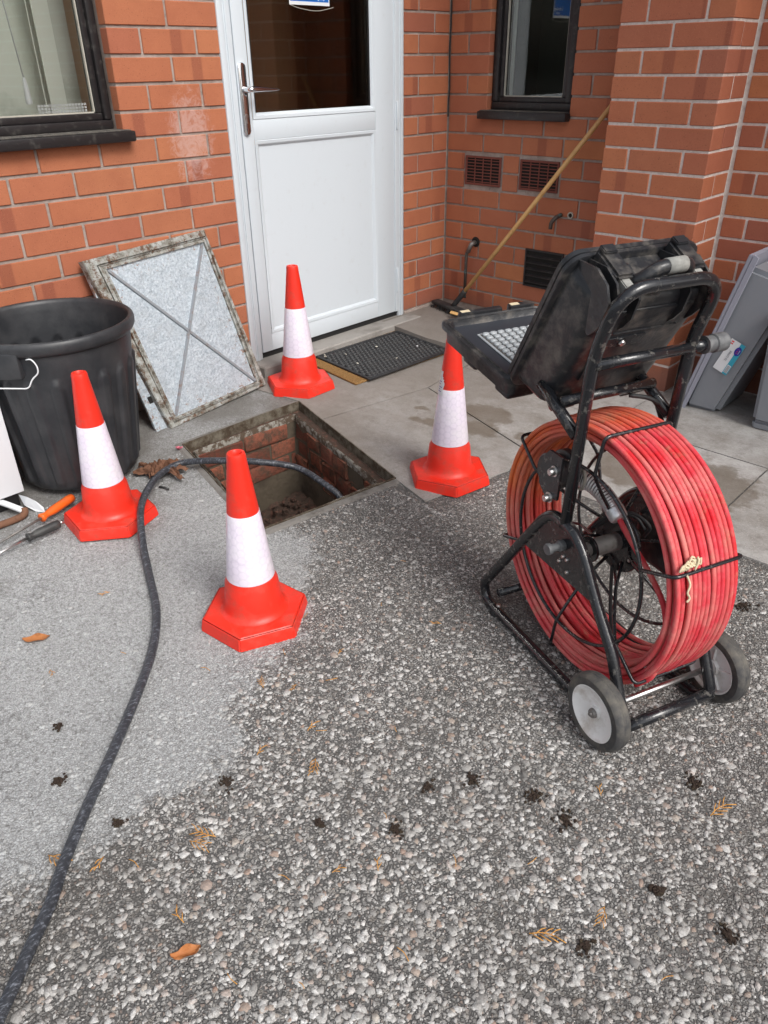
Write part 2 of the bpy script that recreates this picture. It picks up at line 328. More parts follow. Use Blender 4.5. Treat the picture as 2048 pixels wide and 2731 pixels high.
def tube_geo(pts, r, seg=10, closed=False, cap=True, base=0):
    P = [Vector(p) for p in pts]; N = len(P); V = []; Fc = []; up = None
    for i in range(N):
        if closed: t = (P[(i+1) % N] - P[i-1])
        else: t = P[min(i+1, N-1)] - P[max(i-1, 0)]
        t.normalize()
        if up is None: up = t.orthogonal().normalized()
        up = (up - t*up.dot(t)).normalized(); s = t.cross(up)
        rr = r(i/(N-1)) if callable(r) else r
        for k in range(seg):
            a = 2*PI*k/seg; V.append(P[i] + (up*math.cos(a) + s*math.sin(a))*rr)
    M_ = N if closed else N-1
    shift = 0
    if closed:
        best = min(range(seg), key=lambda q: (V[q] - V[(N-1)*seg]).length); shift = best
    for i in range(M_):
        j = (i+1) % N; sh = shift if (closed and j == 0) else 0
        for k in range(seg):
            Fc.append((base+i*seg+k, base+i*seg+(k+1) % seg, base+j*seg+(k+1+sh) % seg, base+j*seg+(k+sh) % seg))
    if cap and not closed:
        Fc.append(tuple(base+k for k in range(seg))[::-1]); Fc.append(tuple(base+(N-1)*seg+k for k in range(seg)))
    return V, Fc
def tubes(name, paths, r, seg=10, closed=False):
    V = []; Fc = []
    for i, p in enumerate(paths):
        rr = r[i] if isinstance(r, (list, tuple)) else r
        v, f = tube_geo(p, rr, seg, closed, base=len(V)); V += v; Fc += f
    return me_from(name, V, Fc, True)
def tube(name, pts, r, material, parent=None, seg=10, closed=False):
    return obj(name, tubes(name, [pts], r, seg, closed), material, parent)
def lathe(name, prof, seg=32, axis='Z', smooth=True, uv=False):
    V = []; Fc = []; n = len(prof)
    for i, (r, z) in enumerate(prof):
        for k in range(seg):
            a = 2*PI*k/seg; x, y = r*math.cos(a), r*math.sin(a)
            V.append((x, y, z) if axis == 'Z' else ((z, x, y) if axis == 'X' else (x, z, y)))
    for i in range(n-1):
        for k in range(seg): Fc.append((i*seg+k, i*seg+(k+1) % seg, (i+1)*seg+(k+1) % seg, (i+1)*seg+k))
    me = me_from(name, V, Fc, smooth)
    if uv:
        u = me.uv_layers.new(name='UVMap')
        rm = sum(p[0] for p in prof)/n
        for p in me.polygons:
            for li in p.loop_indices:
                vi = me.loops[li].vertex_index; i, k = divmod(vi, seg)
                kk = k + (seg if (k == 0 and max(me.loops[q].vertex_index % seg for q in p.loop_indices) == seg-1) else 0)
                u.data[li].uv = (2*PI*kk/seg*rm, prof[i][1])
    if smooth:
        try: me.set_sharp_from_angle(angle=math.radians(35))
        except Exception: pass
    return me
def smooth_me(me, ang=35):
    me.shade_smooth()
    try: me.set_sharp_from_angle(angle=math.radians(ang))
    except Exception: pass
    return me
def bm_me(name, bm, smooth=True, ang=35):
    bmesh.ops.recalc_face_normals(bm, faces=bm.faces[:])
    me = bpy.data.meshes.new(name); bm.to_mesh(me); bm.free()
    return smooth_me(me, ang) if smooth else me
def text_mesh(s, size, extr=.0004):
    cu = bpy.data.curves.new('text', 'FONT'); cu.body = s; cu.size = size; cu.align_x = 'CENTER'; cu.align_y = 'CENTER'; cu.resolution_u = 3; cu.extrude = extr
    o = bpy.data.objects.new('text', cu); C.objects.link(o)
    me = bpy.data.meshes.new_from_object(o.evaluated_get(bpy.context.evaluated_depsgraph_get()))
    bpy.data.objects.remove(o); return me
def hgt(x, y):
    return -.035 - .05*min(max(x, 0.), 1.3) + .025*min(max(y+1.6, -1.), 0.)
def hgtv(x, y): return -.035 - .05*np.clip(x, 0, 1.3) + .025*np.clip(y+1.6, -1, 0)

# ------------------------------------------------------------ ground
CH = [(.374,-1.982), (.400,-1.4315), (1.1065,-1.612), (1.015,-2.1355)]   # chamber opening, outer edge
CEM = [(1.02,-2.10), (1.18,-2.045), (1.281,-2.149), (1.378,-2.264), (1.478,-2.393), (1.501,-2.52), (1.53,-2.558), (1.553,-2.638), (1.596,-2.658), (1.645,-2.669), (1.678,-2.727), (1.68,-2.825), (1.647,-2.925), (1.652,-3.0), (1.644,-3.102), (1.619,-3.17), (1.63,-3.226), (1.574,-3.323), (1.5,-4.2), (-.5,-4.2), (-.5,-1.38), (.39,-1.38)]
def sdist(X, Y, poly):
    inside = np.zeros(X.shape, bool); dmin = np.full(X.shape, 1e9); n = len(poly)
    for i in range(n):
        x0, y0 = poly[i]; x1, y1 = poly[(i+1) % n]
        cond = ((y0 > Y) != (y1 > Y)) & (X < (x1-x0)*(Y-y0)/((y1-y0)+1e-12)+x0); inside ^= cond
        dx, dy = x1-x0, y1-y0; t = np.clip(((X-x0)*dx+(Y-y0)*dy)/(dx*dx+dy*dy), 0, 1)
        dmin = np.minimum(dmin, np.hypot(X-x0-t*dx, Y-y0-t*dy))
    return np.where(inside, dmin, -dmin)
xs = np.concatenate([[-40,-20,-8,-4,-2,-1,-.5], np.arange(-.2, 3.4, .014), [3.5,4,5,7,12,25,60]])
ys = np.concatenate([[-60,-25,-12,-8,-6,-5,-4.5,-4.2], np.arange(-4.0, -1.0, .014), np.arange(-1., .3, .05), [.5,1,2,5,12,40]])
X, Y = np.meshgrid(xs, ys, indexing='ij'); Z = hgtv(X, Y)
nx, ny = X.shape; co = np.stack([X.ravel(), Y.ravel(), Z.ravel()], 1)
dch = sdist(X, Y, CH).ravel()
idx = np.arange(nx*ny).reshape(nx, ny)
q = np.stack([idx[:-1,:-1].ravel(), idx[1:,:-1].ravel(), idx[1:,1:].ravel(), idx[:-1,1:].ravel()], 1)
q = q[~(dch[q] > -.004).any(1)]
me = bpy.data.meshes.new('ground'); me.vertices.add(len(co)); me.vertices.foreach_set('co', co.ravel())
me.loops.add(len(q)*4); me.loops.foreach_set('vertex_index', q.ravel()); me.polygons.add(len(q))
me.polygons.foreach_set('loop_start', np.arange(0, len(q)*4, 4)); me.update(calc_edges=True)
at = me.attributes.new('cem', 'FLOAT', 'POINT'); dc = sdist(X, Y, CEM).ravel()
at.data.foreach_set('value', np.clip(.5 + dc/.24, 0, 1).astype(np.float32))
g = obj('ground', me, 'tarmac'); tag(g, kind='structure')

# exposed aggregate: real chippings set in the tarmac
def chippings():
    N = 210000
    px = rng.uniform(.25, 3.0, N); py = rng.uniform(-3.75, -1.30, N)
    near = np.clip(1.25 - np.hypot(px-2.35, (py+2.75)*1.1)/.95, 0, 1)
    patch = .5+.5*np.sin(px*5.1+1.3*np.sin(py*3.7))*np.sin(py*4.3+1.1*np.sin(px*4.1))
    isbig = rng.random(N) < .045 + .135*near + .055*patch
    size = np.where(isbig, rng.gamma(11, .00050, N)+.0012+.0012*near, rng.gamma(5, .00040, N)+.0009)
    size = np.clip(size, .0012, .0125)
    P = np.stack([px, py, hgtv(px, py)], 1)
    D = P - np.array([2.69211, -3.33348, 1.16216]); zc = -(D @ np.array(CB)); u = 1024 + 2022*(D @ np.array(CR))/zc; v = 1365.5 - 2022*(D @ np.array(CU))/zc
    vis = (zc > .1) & (u > -120) & (u < 2170) & (v > 900) & (v < 2860)
    dcm = sdist(px, py, CEM); dch_ = sdist(px, py, CH)
    keep = vis & (dch_ < -.03)
    keep &= ~((px > 1.355) & (py > -1.285)) & ~((px < 1.37) & (py > -1.66) & (py > -1.66 + 0*px))
    prob = np.where(dcm > .22, .16, np.where(dcm > .04, .42, .85)); keep &= rng.random(N) < prob
    keep &= (px > .4)
    px, py, size, dcm, isbig = px[keep], py[keep], size[keep], dcm[keep], isbig[keep]; n = len(px)
    K = 6; ang = (np.arange(K)[None]*2*PI/K + rng.uniform(0, 1, (n,1))*PI*2 + rng.uniform(-.35, .35, (n,K)))
    rad = size[:,None]*rng.uniform(.55, 1.18, (n,K)); el = rng.uniform(.5, 1., (n,1)); th = rng.uniform(0, PI, (n,1))
    bx, by = rad*np.cos(ang), rad*np.sin(ang)*el
    cx_, cy_ = bx*np.cos(th)-by*np.sin(th), bx*np.sin(th)+by*np.cos(th)
    zb = hgtv(px, py)[:,None]; ht = (size*rng.uniform(.06, .24, n))[:,None] + .0003
    tilt = rng.normal(0, .12, (n,2))
    bot = np.stack([px[:,None]+cx_, py[:,None]+cy_, zb-.001+0*cx_], 2)
    ins = rng.uniform(.68, .92, (n,1))
    tx, ty = cx_*ins, cy_*ins
    top = np.stack([px[:,None]+tx, py[:,None]+ty, zb+ht+tx*tilt[:,:1]+ty*tilt[:,1:]], 2)
    V = np.concatenate([bot, top], 1).reshape(-1, 3); o = (np.arange(n)*2*K)[:,None]
    topf = o + np.arange(K, 2*K)[None]
    k = np.arange(K); k2 = (k+1) % K
    sides = np.stack([o+k, o+k2, o+K+k2, o+K+k], 2).reshape(-1, 4)
    me = bpy.data.meshes.new('chippings'); me.vertices.add(len(V)); me.vertices.foreach_set('co', V.ravel())
    loops = np.concatenate([topf.ravel(), sides.ravel()]); me.loops.add(len(loops)); me.loops.foreach_set('vertex_index', loops)
    st = np.concatenate([np.arange(n)*K, n*K + np.arange(len(sides))*4]); me.polygons.add(len(st)); me.polygons.foreach_set('loop_start', st)
    me.update(calc_edges=True)
    tone = np.repeat(np.clip(np.where(isbig, rng.beta(3.4, 1.6, n), rng.beta(1.5, 2.1, n)) + np.where(dcm > 0, .12, 0), 0, 1), 2*K).astype(np.float32)
    me.attributes.new('tone', 'FLOAT', 'POINT').data.foreach_set('value', tone)
    me.attributes.new('cem', 'FLOAT', 'POINT').data.foreach_set('value', np.repeat(np.clip(.5 + dcm/.24, 0, 1), 2*K).astype(np.float32))
    o = obj('chippings', me, 'aggregate'); tag(o, 'pale stone chippings set into the dark tarmac', 'gravel', kind='stuff')
    print('chippings', n)
chippings()

# paving slabs (each its own piece, parent: paving)
pav = bpy.data.objects.new('paving', None); C.objects.link(pav); tag(pav, kind='structure')
WET = [(1.02,-.95,.13), (1.08,-1.08,.10), (.95,-1.16,.07), (.86,-1.20,.05), (1.30,-.62,.05), (.80,-1.10,.04), (1.88,-.92,.26), (1.70,-.98,.20), (1.25,-1.02,.06), (.98,-.78,.035)]
def slab(poly, inset=.003, top=.006, thick=.05, rel=None, name='slab', parent=pav):
    bm = bmesh.new(); c = Vector((sum(p[0] for p in poly)/len(poly), sum(p[1] for p in poly)/len(poly)))
    vs = []
    for p in poly:
        v = Vector(p); d = (c-v).normalized()*inset*1.5; v = v+d; vs.append(bm.verts.new((v.x, v.y, 0)))
    f = bm.faces.new(vs)
    for ax in (0, 1):
        a0 = min(p[ax] for p in poly); a1 = max(p[ax] for p in poly); k = a0 + .05
        while k < a1:
            pl_ = Vector((0,0,0)); no = Vector((0,0,0)); pl_[ax] = k; no[ax] = 1
            bmesh.ops.bisect_plane(bm, geom=bm.verts[:]+bm.edges[:]+bm.faces[:], plane_co=pl_, plane_no=no); k += .05
    r_ = bmesh.ops.extrude_face_region(bm, geom=bm.faces[:])
    for e in r_['geom']:
        if isinstance(e, bmesh.types.BMVert): e.co.z = 1
    dz = random.uniform(-.0012, .0012)
    for v in bm.verts:
        hh = hgt(v.co.x, v.co.y) + (rel if rel else 0)
        v.co.z = hh + top + dz if v.co.z > .5 else hh + top - thick
    me = bm_me(name, bm, False)
    w = np.zeros(len(me.vertices), np.float32)
    for i, v in enumerate(me.vertices):
        for (wx, wy, wr) in WET:
            w[i] = max(w[i], min(1., max(0., 1.25 - math.hypot((v.co.x-wx)*.8, v.co.y-wy)/wr)))
    me.attributes.new('wet', 'FLOAT', 'POINT').data.foreach_set('value', w)
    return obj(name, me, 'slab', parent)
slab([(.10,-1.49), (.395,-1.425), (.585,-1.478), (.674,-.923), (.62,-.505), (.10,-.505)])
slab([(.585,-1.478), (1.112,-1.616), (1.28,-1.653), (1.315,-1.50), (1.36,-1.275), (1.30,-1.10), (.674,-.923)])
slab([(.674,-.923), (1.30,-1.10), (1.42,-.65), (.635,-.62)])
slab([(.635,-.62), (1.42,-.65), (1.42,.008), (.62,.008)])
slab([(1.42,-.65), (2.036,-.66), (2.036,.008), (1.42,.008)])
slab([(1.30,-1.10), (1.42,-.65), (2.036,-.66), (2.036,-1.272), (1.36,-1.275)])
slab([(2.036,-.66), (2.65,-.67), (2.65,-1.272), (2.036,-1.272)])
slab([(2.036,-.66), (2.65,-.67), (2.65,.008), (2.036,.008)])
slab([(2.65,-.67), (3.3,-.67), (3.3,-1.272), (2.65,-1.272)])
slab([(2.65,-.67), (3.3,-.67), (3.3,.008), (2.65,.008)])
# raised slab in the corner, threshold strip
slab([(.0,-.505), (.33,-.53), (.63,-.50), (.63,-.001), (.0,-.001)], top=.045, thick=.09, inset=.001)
st_ = box_bm(-.08, .10, -1.36, -.30, -.09, .008, .006); me = bm_me('threshold', st_, False); obj('threshold', me, 'concrete', pav)

# ------------------------------------------------------------ brick walls
H, L, Z0 = .083909, .225, .021
_bm_cache = {}
def brick(x0, x1, y0, y1, z0, z1, parent):
    if x1-x0 < .012 or y1-y0 < .012: return
    dx, dy, dz = round(x1-x0, 3), round(y1-y0, 3), round(z1-z0, 3)
    k = (dx, dy, dz)
    if k not in _bm_cache:
        _bm_cache[k] = bm_me('brick', box_bm(-dx/2, dx/2, -dy/2, dy/2, -dz/2, dz/2, .0022), True, 20); _bm_cache[k].materials.append(M['brick'])
    o = bpy.data.objects.new('brick', _bm_cache[k]); C.objects.link(o); o.parent = parent
    o.location = ((x0+x1)/2 + random.uniform(-.0008,.0008), (y0+y1)/2 + random.uniform(-.0008,.0008), (z0+z1)/2 + random.uniform(-.0007,.0007))
    o.rotation_euler = (random.uniform(-.002,.002), random.uniform(-.002,.002), random.uniform(-.003,.003))
def rowz(j): return Z0 + H*j + .0052, Z0 + H*(j+1) - .0052
def fill(a, b, phase, z0, z1, fn, gap=.0052):
    """bricks between a and b along an axis with joints at phase + n*L"""
    n0 = math.floor((a-phase)/L); p = phase + n0*L
    while p < b - 1e-6:
        s, e = max(a, p), min(b, p+L)
        if s - a < .03: s = a
        if b - e < .03: e = b
        if e - max(a, p) > .03: fn(s + (gap if s > a + 1e-6 else 0), e - (gap if e < b - 1e-6 else 0), z0, z1)
        p += L
def joined_bricks(name, boxes, parent, material='brick'):
    bm = bmesh.new()
    for b in boxes: box_bm(*b, .002, 1, bm)
    o = obj(name, bm_me(name, bm, False), material, parent); o['kind'] = 'stuff'; return o
def mortar(parent, boxes, mt='mortar'):
    bm = bmesh.new()
    for b in boxes: box_bm(*b, 0, 1, bm)
    obj('mortar', bm_me('mortar', bm, False), mt, parent)
PA = -1.5645
DL, DR = -1.3475, -.3322
WA_E = -1.80; WA_Z = .945       # window opening in the door wall: y < WA_E, z > WA_Z
wallA = thing('brick_wall', 'orange brick wall holding the white door, with a dark window at its left end', 'wall')
fa = lambda s, e, z0, z1: brick(-.045, 0, s, e, z0, z1, wallA)
for j in range(0, 20):
    z0, z1 = rowz(j); ph = PA if j % 2 else PA + .1125
    lo = -3.25
    if z1 > WA_Z + .02: lo = WA_E
    fill(lo, DL-.004, ph, z0, z1, fa)
    fill(DR+.004, -.006, -.1125 if j % 2 else -.225, z0, z1, fa)
mortar(wallA, [(-.20,-.0055,-3.3,DL-.003,-.15,WA_Z-.012), (-.20,-.0055,WA_E+.003,DL-.003,WA_Z-.014,2.2), (-.20,-.0055,DR+.003,.05,-.15,2.2)])
obj('plinth', bm_me('plinth', box_bm(-.01, .004, DR+.003, -.006, -.05, Z0-.002, .002), False), 'mortar', wallA)
up = [];
for j in range(20, 32):
    z0, z1 = rowz(j)
    def fu(s, e, a, b): up.append((-.045, 0, s, e, a, b))
    if z0 > 2.13: fill(-3.25, -.006, PA if j % 2 else PA+.1125, z0, z1, fu)
    else:
        fill(WA_E, DL-.004, PA if j % 2 else PA+.1125, z0, z1, fu); fill(DR+.004, -.006, -.1125 if j % 2 else -.225, z0, z1, fu)
joined_bricks('upper_brickwork', up, wallA)
mortar(wallA, [(-.20,-.0055,-3.3,.05,2.203,2.75)])

WX0, WX1, WBZ = .235, .690, .935
wallB = thing('brick_wall', 'shaded recessed brick wall with air vents under the small black window', 'wall')
VENTS = [(.123, .340, .628, .762), (.451, .667, .628, .762)]
fb = lambda s, e, z0, z1: brick(s, e, 0, .045, z0, z1, wallB)
ub = []
for j in range(0, 31):
    z0, z1 = rowz(j); ph = 0. if j % 2 else .1125
    fn = fb if j < 20 else (lambda s, e, a, b: ub.append((s, e, 0, .045, a, b)))
    if 10.8 < j < 24: segs = [(.006, WX0), (WX1, 1.30)]
    elif j in (7, 8): segs = [(.006, .112), (.351, .440), (.678, 1.30)]
    elif j in (2, 3): segs = [(.006, .52), (.74, 1.30)]
    else: segs = [(.006, 1.30)]
    for a, b in segs: fill(a, b, ph, z0, z1, fn)
joined_bricks('upper_brickwork', ub, wallB)
mortar(wallB, [(-.05,WX0-.002,.0055,.2,-.15,2.75), (WX0-.001,WX1+.001,.0055,.2,-.15,WBZ), (WX0-.001,WX1+.001,.0055,.2,2.06,2.75), (WX1+.002,1.4,.0055,.2,-.15,2.75)])
# air vents
def vent(x0, x1, z0, z1, label, mt='terracotta vent'):
    t = thing('air_vent', label, 'air vent', ((x0+x1)/2, -.001, z0)); w = x1-x0; h = z1-z0
    bm = bmesh.new(); fr = .010
    for b in ((-w/2,w/2,-.003,.005,0,fr), (-w/2,w/2,-.003,.005,h-fr,h), (-w/2,-w/2+fr,-.003,.005,fr,h-fr), (w/2-fr,w/2,-.003,.005,fr,h-fr)): box_bm(*b, .001, 1, bm)
    obj('vent_frame', bm_me('vent_frame', bm, False), mt, t)
    obj('backing', bm_me('backing', box_bm(-w/2+.002, w/2-.002, .0045, .0062, .002, h-.002), False), 'void', t)
    gx = (w-2*fr)/4
    for i in range(1, 4): obj('mullion', bm_me('mullion', box_bm(-w/2+fr+i*gx-.0022, -w/2+fr+i*gx+.0022, -.002, .004, fr, h-fr, .0006), False), mt, t)
    gz = (h-2*fr)/8
    sm = bm_me('slat', box_bm(-w/2+fr, w/2-fr, -.001, .004, -.0028, .0012, .0005), False); sm.materials.append(M[mt])
    for i in range(8): obj('slat', sm, None, t, (0, 0, fr+(i+.45)*gz))
    return t
vent(*VENTS[0], 'terracotta air vent nearer the inner corner, below the black window')
vent(*VENTS[1], 'terracotta air vent beside the leaning wooden broom handle')
t = thing('air_vent', 'dark metal louvre low in the brick wall behind the open case', 'air vent', (.63, -.002, .19))
obj('backing', bm_me('backing', box_bm(-.10,.10,.001,.006,0,.165), False), 'void', t)
sm = bm_me('slat', box_bm(-.095,.095,-.012,.001,-.003,.003,.001), False); sm.materials.append(M['black frame'])
for i in range(5): obj('slat', sm, None, t, (0,0,.02+i*.031), (.6,0,0))
bm = bmesh.new()
for b in ((-.108,.108,-.006,.004,-.008,0), (-.108,.108,-.006,.004,.165,.173), (-.108,-.1,-.006,.004,0,.165), (.1,.108,-.006,.004,0,.165)): box_bm(*b, .001, 1, bm)
obj('vent_frame', bm_me('vent_frame', bm, False), 'black frame', t)

X1, PX2, PY, CYY = 1.0045, 1.4394, -.2276, .0095
pil = thing('brick_pillar', 'projecting brick pier lit from the right, above the open black case', 'pillar')
upp = []
for j in range(-1, 31):
    z0, z1 = rowz(j)
    if j == -1: z0 = -.09
    fn = (lambda *b: brick(*b, pil)) if j < 20 else (lambda *b: upp.append(b))
    if j % 2 == 0:
        m_ = X1+.2175; fn(X1, m_-.005, PY, PY+.1025, z0, z1); fn(m_+.005, PX2, PY, PY+.1025, z0, z1)
        fn(PX2-.1025, PX2, PY+.1125, CYY-.010, z0, z1); fn(X1, X1+.1025, PY+.1125, -.004, z0, z1)
    else:
        fn(X1, X1+.105, PY, -.008, z0, z1); fn(X1+.115, X1+.330, PY, PY+.1025, z0, z1); fn(X1+.340, PX2, PY, CYY-.010, z0, z1)
joined_bricks('upper_brickwork', upp, pil)
mortar(pil, [(X1+.0040, PX2-.0040, PY+.0040, .15, -.15, 2.75)], 'pale mortar')
wallC = thing('brick_wall', 'brick wall right of the pier, behind the grey plastic boxes', 'wall')
uc = []
for j in range(-1, 31):
    z0, z1 = rowz(j); ph = PX2 + (.1075 if j % 2 == 0 else .22)
    if j == -1: z0 = -.09
    fill(PX2+.012, 2.70, ph, z0, z1, (lambda s, e, a, b: brick(s, e, CYY, CYY+.045, a, b, wallC)) if j < 18 else (lambda s, e, a, b: uc.append((s, e, CYY, CYY+.045, a, b))), .0052)
    fill(2.70, 6.0, ph, z0, z1, lambda s, e, a, b: uc.append((s, e, CYY, CYY+.045, a, b)), .0052)
joined_bricks('further_brickwork', uc, wallC)
mortar(wallC, [(PX2-.02, 6.0, CYY+.0040, .2, -.2, 2.75)], 'pale mortar')

ev = box_bm(-.3, 6.2, -.42, .3, 2.76, 2.90); box_bm(-.3, .40, -5, -.42, 2.76, 2.90, 0, 1, ev)  # unseen overhang above the walls, added to block sky and darken the recess
tag(obj('unseen_shade_overhang', bm_me('unseen_shade_overhang', ev, False), 'concrete'), kind='structure')
# ------------------------------------------------------------ door
door = thing('door', 'white half-glazed door with chrome handle, standing behind the rear cone', 'door', (0, (DL+DR)/2, .02))
oy = (DL+DR)/2
def dpart(name, boxes, m_, bev=.002, seg=2, parent=None):
    bm = bmesh.new()
    for b in boxes: box_bm(b[0], b[1], b[2]-oy, b[3]-oy, b[4]-.02, b[5]-.02, min(bev, (b[1]-b[0])*.4, (b[3]-b[2])*.4, (b[5]-b[4])*.4), seg, bm)
    return obj(name, bm_me(name, bm, True, 30), m_, parent or door)
dpart('trim', [(-.02,.006,DL-.006,DL+.020,-.01,2.12)], 'white upvc', .004)
dpart('frame', [(-.07,.000,DL+.0235,DL+.058,.005,2.10), (-.07,.000,DR-.040,DR,.0,2.10), (-.07,.000,DL+.0235,DR,2.05,2.11)], 'white upvc', .003)
dpart('frame_lip', [(-.07,.0055,DR-.026,DR-.014,.0,2.10), (-.07,.004,DL+.030,DL+.042,.005,2.10)], 'white upvc', .002)
dpart('gap_seal', [(-.068,-.012,DL+.019,DR-.001,-.01,.030), (-.068,-.010,DL+.018,DL+.0255,-.01,2.1), (-.068,-.010,DR-.072,DR-.038,.02,2.05), (-.068,-.010,DL+.055,DL+.066,.02,2.05)], 'gasket', .0)
LL, LR = DL+.0615, -.3995     # leaf edges
GL, GR = -1.2024, -.5486
dpart('leaf', [(-.06,.0012,LL,GL-.026,.036,2.045), (-.06,.0012,GR+.024,LR,.036,2.045), (-.06,.0008,GL-.026,GR+.024,.036,.112), (-.06,.0008,GL-.026,GR+.024,.902,.976), (-.06,.0008,GL-.026,GR+.024,1.97,2.045)], 'white upvc', .0025, 2)
dpart('leaf_lip', [(-.02,.0065,LR-.002,LR+.026,.036,2.045)], 'white upvc', .003)
def bead(name, y0, y1, z0, z1, w=.024, parent=None):
    # sloped glazing bead round an opening
    bm = bmesh.new(); yo, zo = oy, .02
    O_ = [(y0-w, z0-w), (y1+w, z0-w), (y1+w, z1+w), (y0-w, z1+w)]; I_ = [(y0, z0), (y1, z0), (y1, z1), (y0, z1)]
    def ring(P, x): return [bm.verts.new((x, p[0]-yo, p[1]-zo)) for p in P]
    k = lambda f: [(o[0]+(i[0]-o[0])*f, o[1]+(i[1]-o[1])*f) for o, i in zip(O_, I_)]
    R_ = [ring(O_, .0006), ring(k(.10), .0030), ring(k(.55), .0005), ring(k(.8), -.004), ring(I_, -.011), ring(I_, -.03)]
    for a, b in zip(R_, R_[1:]):
        for i in range(4): bm.faces.new((a[i], a[(i+1)%4], b[(i+1)%4], b[i]))
    return obj(name, bm_me(name, bm, True, 20), 'white upvc', parent or door)
bead('glazing_bead', GL, GR, 1.000, 1.946); bead('panel_bead', GL-.001, GR+.001, .136, .878)
dpart('panel', [(-.03,-.009,GL-.004,GR+.004,.132,.882)], 'white upvc', 0)
dpart('gasket', [(-.012,-.0085,GL-.001,GL+.003,1.0,1.946), (-.012,-.0085,GR-.006,GR+.001,1.0,1.946)], 'gasket', 0)
dpart('glass_pane', [(-.016,-.012,GL-.002,GR+.002,.998,1.948)], 'tinted glass', 0)
dpart('hinge', [(.006,.013,LR+.006,LR+.019,.895,1.010)], 'white upvc', .003); dpart('hinge', [(.006,.013,LR+.006,LR+.019,.135,.260)], 'white upvc', .003)
# handle
def stadium(w, h, x0, x1, n=12):
    bm = bmesh.new(); r = w/2; P = [(r*math.cos(a), h/2-r+r*math.sin(a)) for a in np.linspace(0, PI, n)] + [(r*math.cos(a), -h/2+r+r*math.sin(a)) for a in np.linspace(PI, 2*PI, n)]
    a = [bm.verts.new((x0, p[0], p[1])) for p in P]; b = [bm.verts.new((x1-.002, p[0], p[1])) for p in P]; c = [bm.verts.new((x1, p[0]*.86, p[1]*.985)) for p in P]
    for u, v in ((a, b), (b, c)):
        for i in range(len(P)): bm.faces.new((u[i], u[(i+1)%len(P)], v[(i+1)%len(P)], v[i]))
    bm.faces.new(c); bm.faces.new(a[::-1]); return bm_me('handle_plate', bm, True, 50)
hp = obj('handle_plate', stadium(.035, .250, .001, .011), 'chrome', door, (0, -1.2645-oy, 1.048-.02), (.0, 0, 0))
hd = tube('lever', catmull([(.010, 0, 0), (.045, 0, 0), (.052, .012, .001), (.053, .05, .0), (.052, .10, -.002), (.050, .14, -.003)], 6), lambda f: .0105 if f < .32 else .0105-.0075*max(0, (f-.45))/.55, 'chrome', hp, 14); hd.location = (0, 0, .034)
obj('keyhole', lathe('keyhole', [(.0, .013), (.0075, .0125), (.0085, .010)], 20, 'X'), 'steel', hp, (0, 0, -.057))
obj('cylinder', bm_me('cylinder', box_bm(.010, .0122, -.004, .004, -.083, -.060, .001), False), 'steel', hp)
# hallway seen through the glass
bm = bmesh.new(); 
for b in ((-.62,-.60,DL-.3,DR+.4,-.1,2.4), (-1.5,-.21,DL-.32,DL-.3,-.1,2.4), (-1.5,-.21,DR+.4,DR+.42,-.1,2.4), (-1.5,-.21,DL-.3,DR+.4,2.4,2.42), (-1.5,-.21,DL-.3,DR+.4,-.12,-.1)): box_bm(*b, 0, 1, bm)
tag(obj('hallway', bm_me('hallway', bm, False), 'interior dark'), kind='structure')
# notice on the glass
sg = thing('notice', 'blue printed notice stuck inside the top of the door glass', 'notice', (-.009, -.885, 1.46))
obj('paper', bm_me('paper', box_bm(-.0006, 0, -.106, .109, -.094, .20), False), 'sticker white', sg)
obj('print', bm_me('print', box_bm(.0001, .0004, -.101, .104, -.082, .19), False), 'sign blue', sg)
tm = text_mesh('Lifeways', .026); obj('lettering', tm, 'sticker white', sg, (.0008, .062, -.052), (PI/2, 0, PI/2))
tm = text_mesh('group', .016); obj('lettering', tm, 'sticker white', sg, (.0008, .064, -.070), (PI/2, 0, PI/2))
tp = tube('tape_edge', catmull([(.0, -.106, -.094), (.001, -.05, -.106), (.001, .04, -.112), (.001, .13, -.098)], 5), .0012, 'tape', sg, 6)

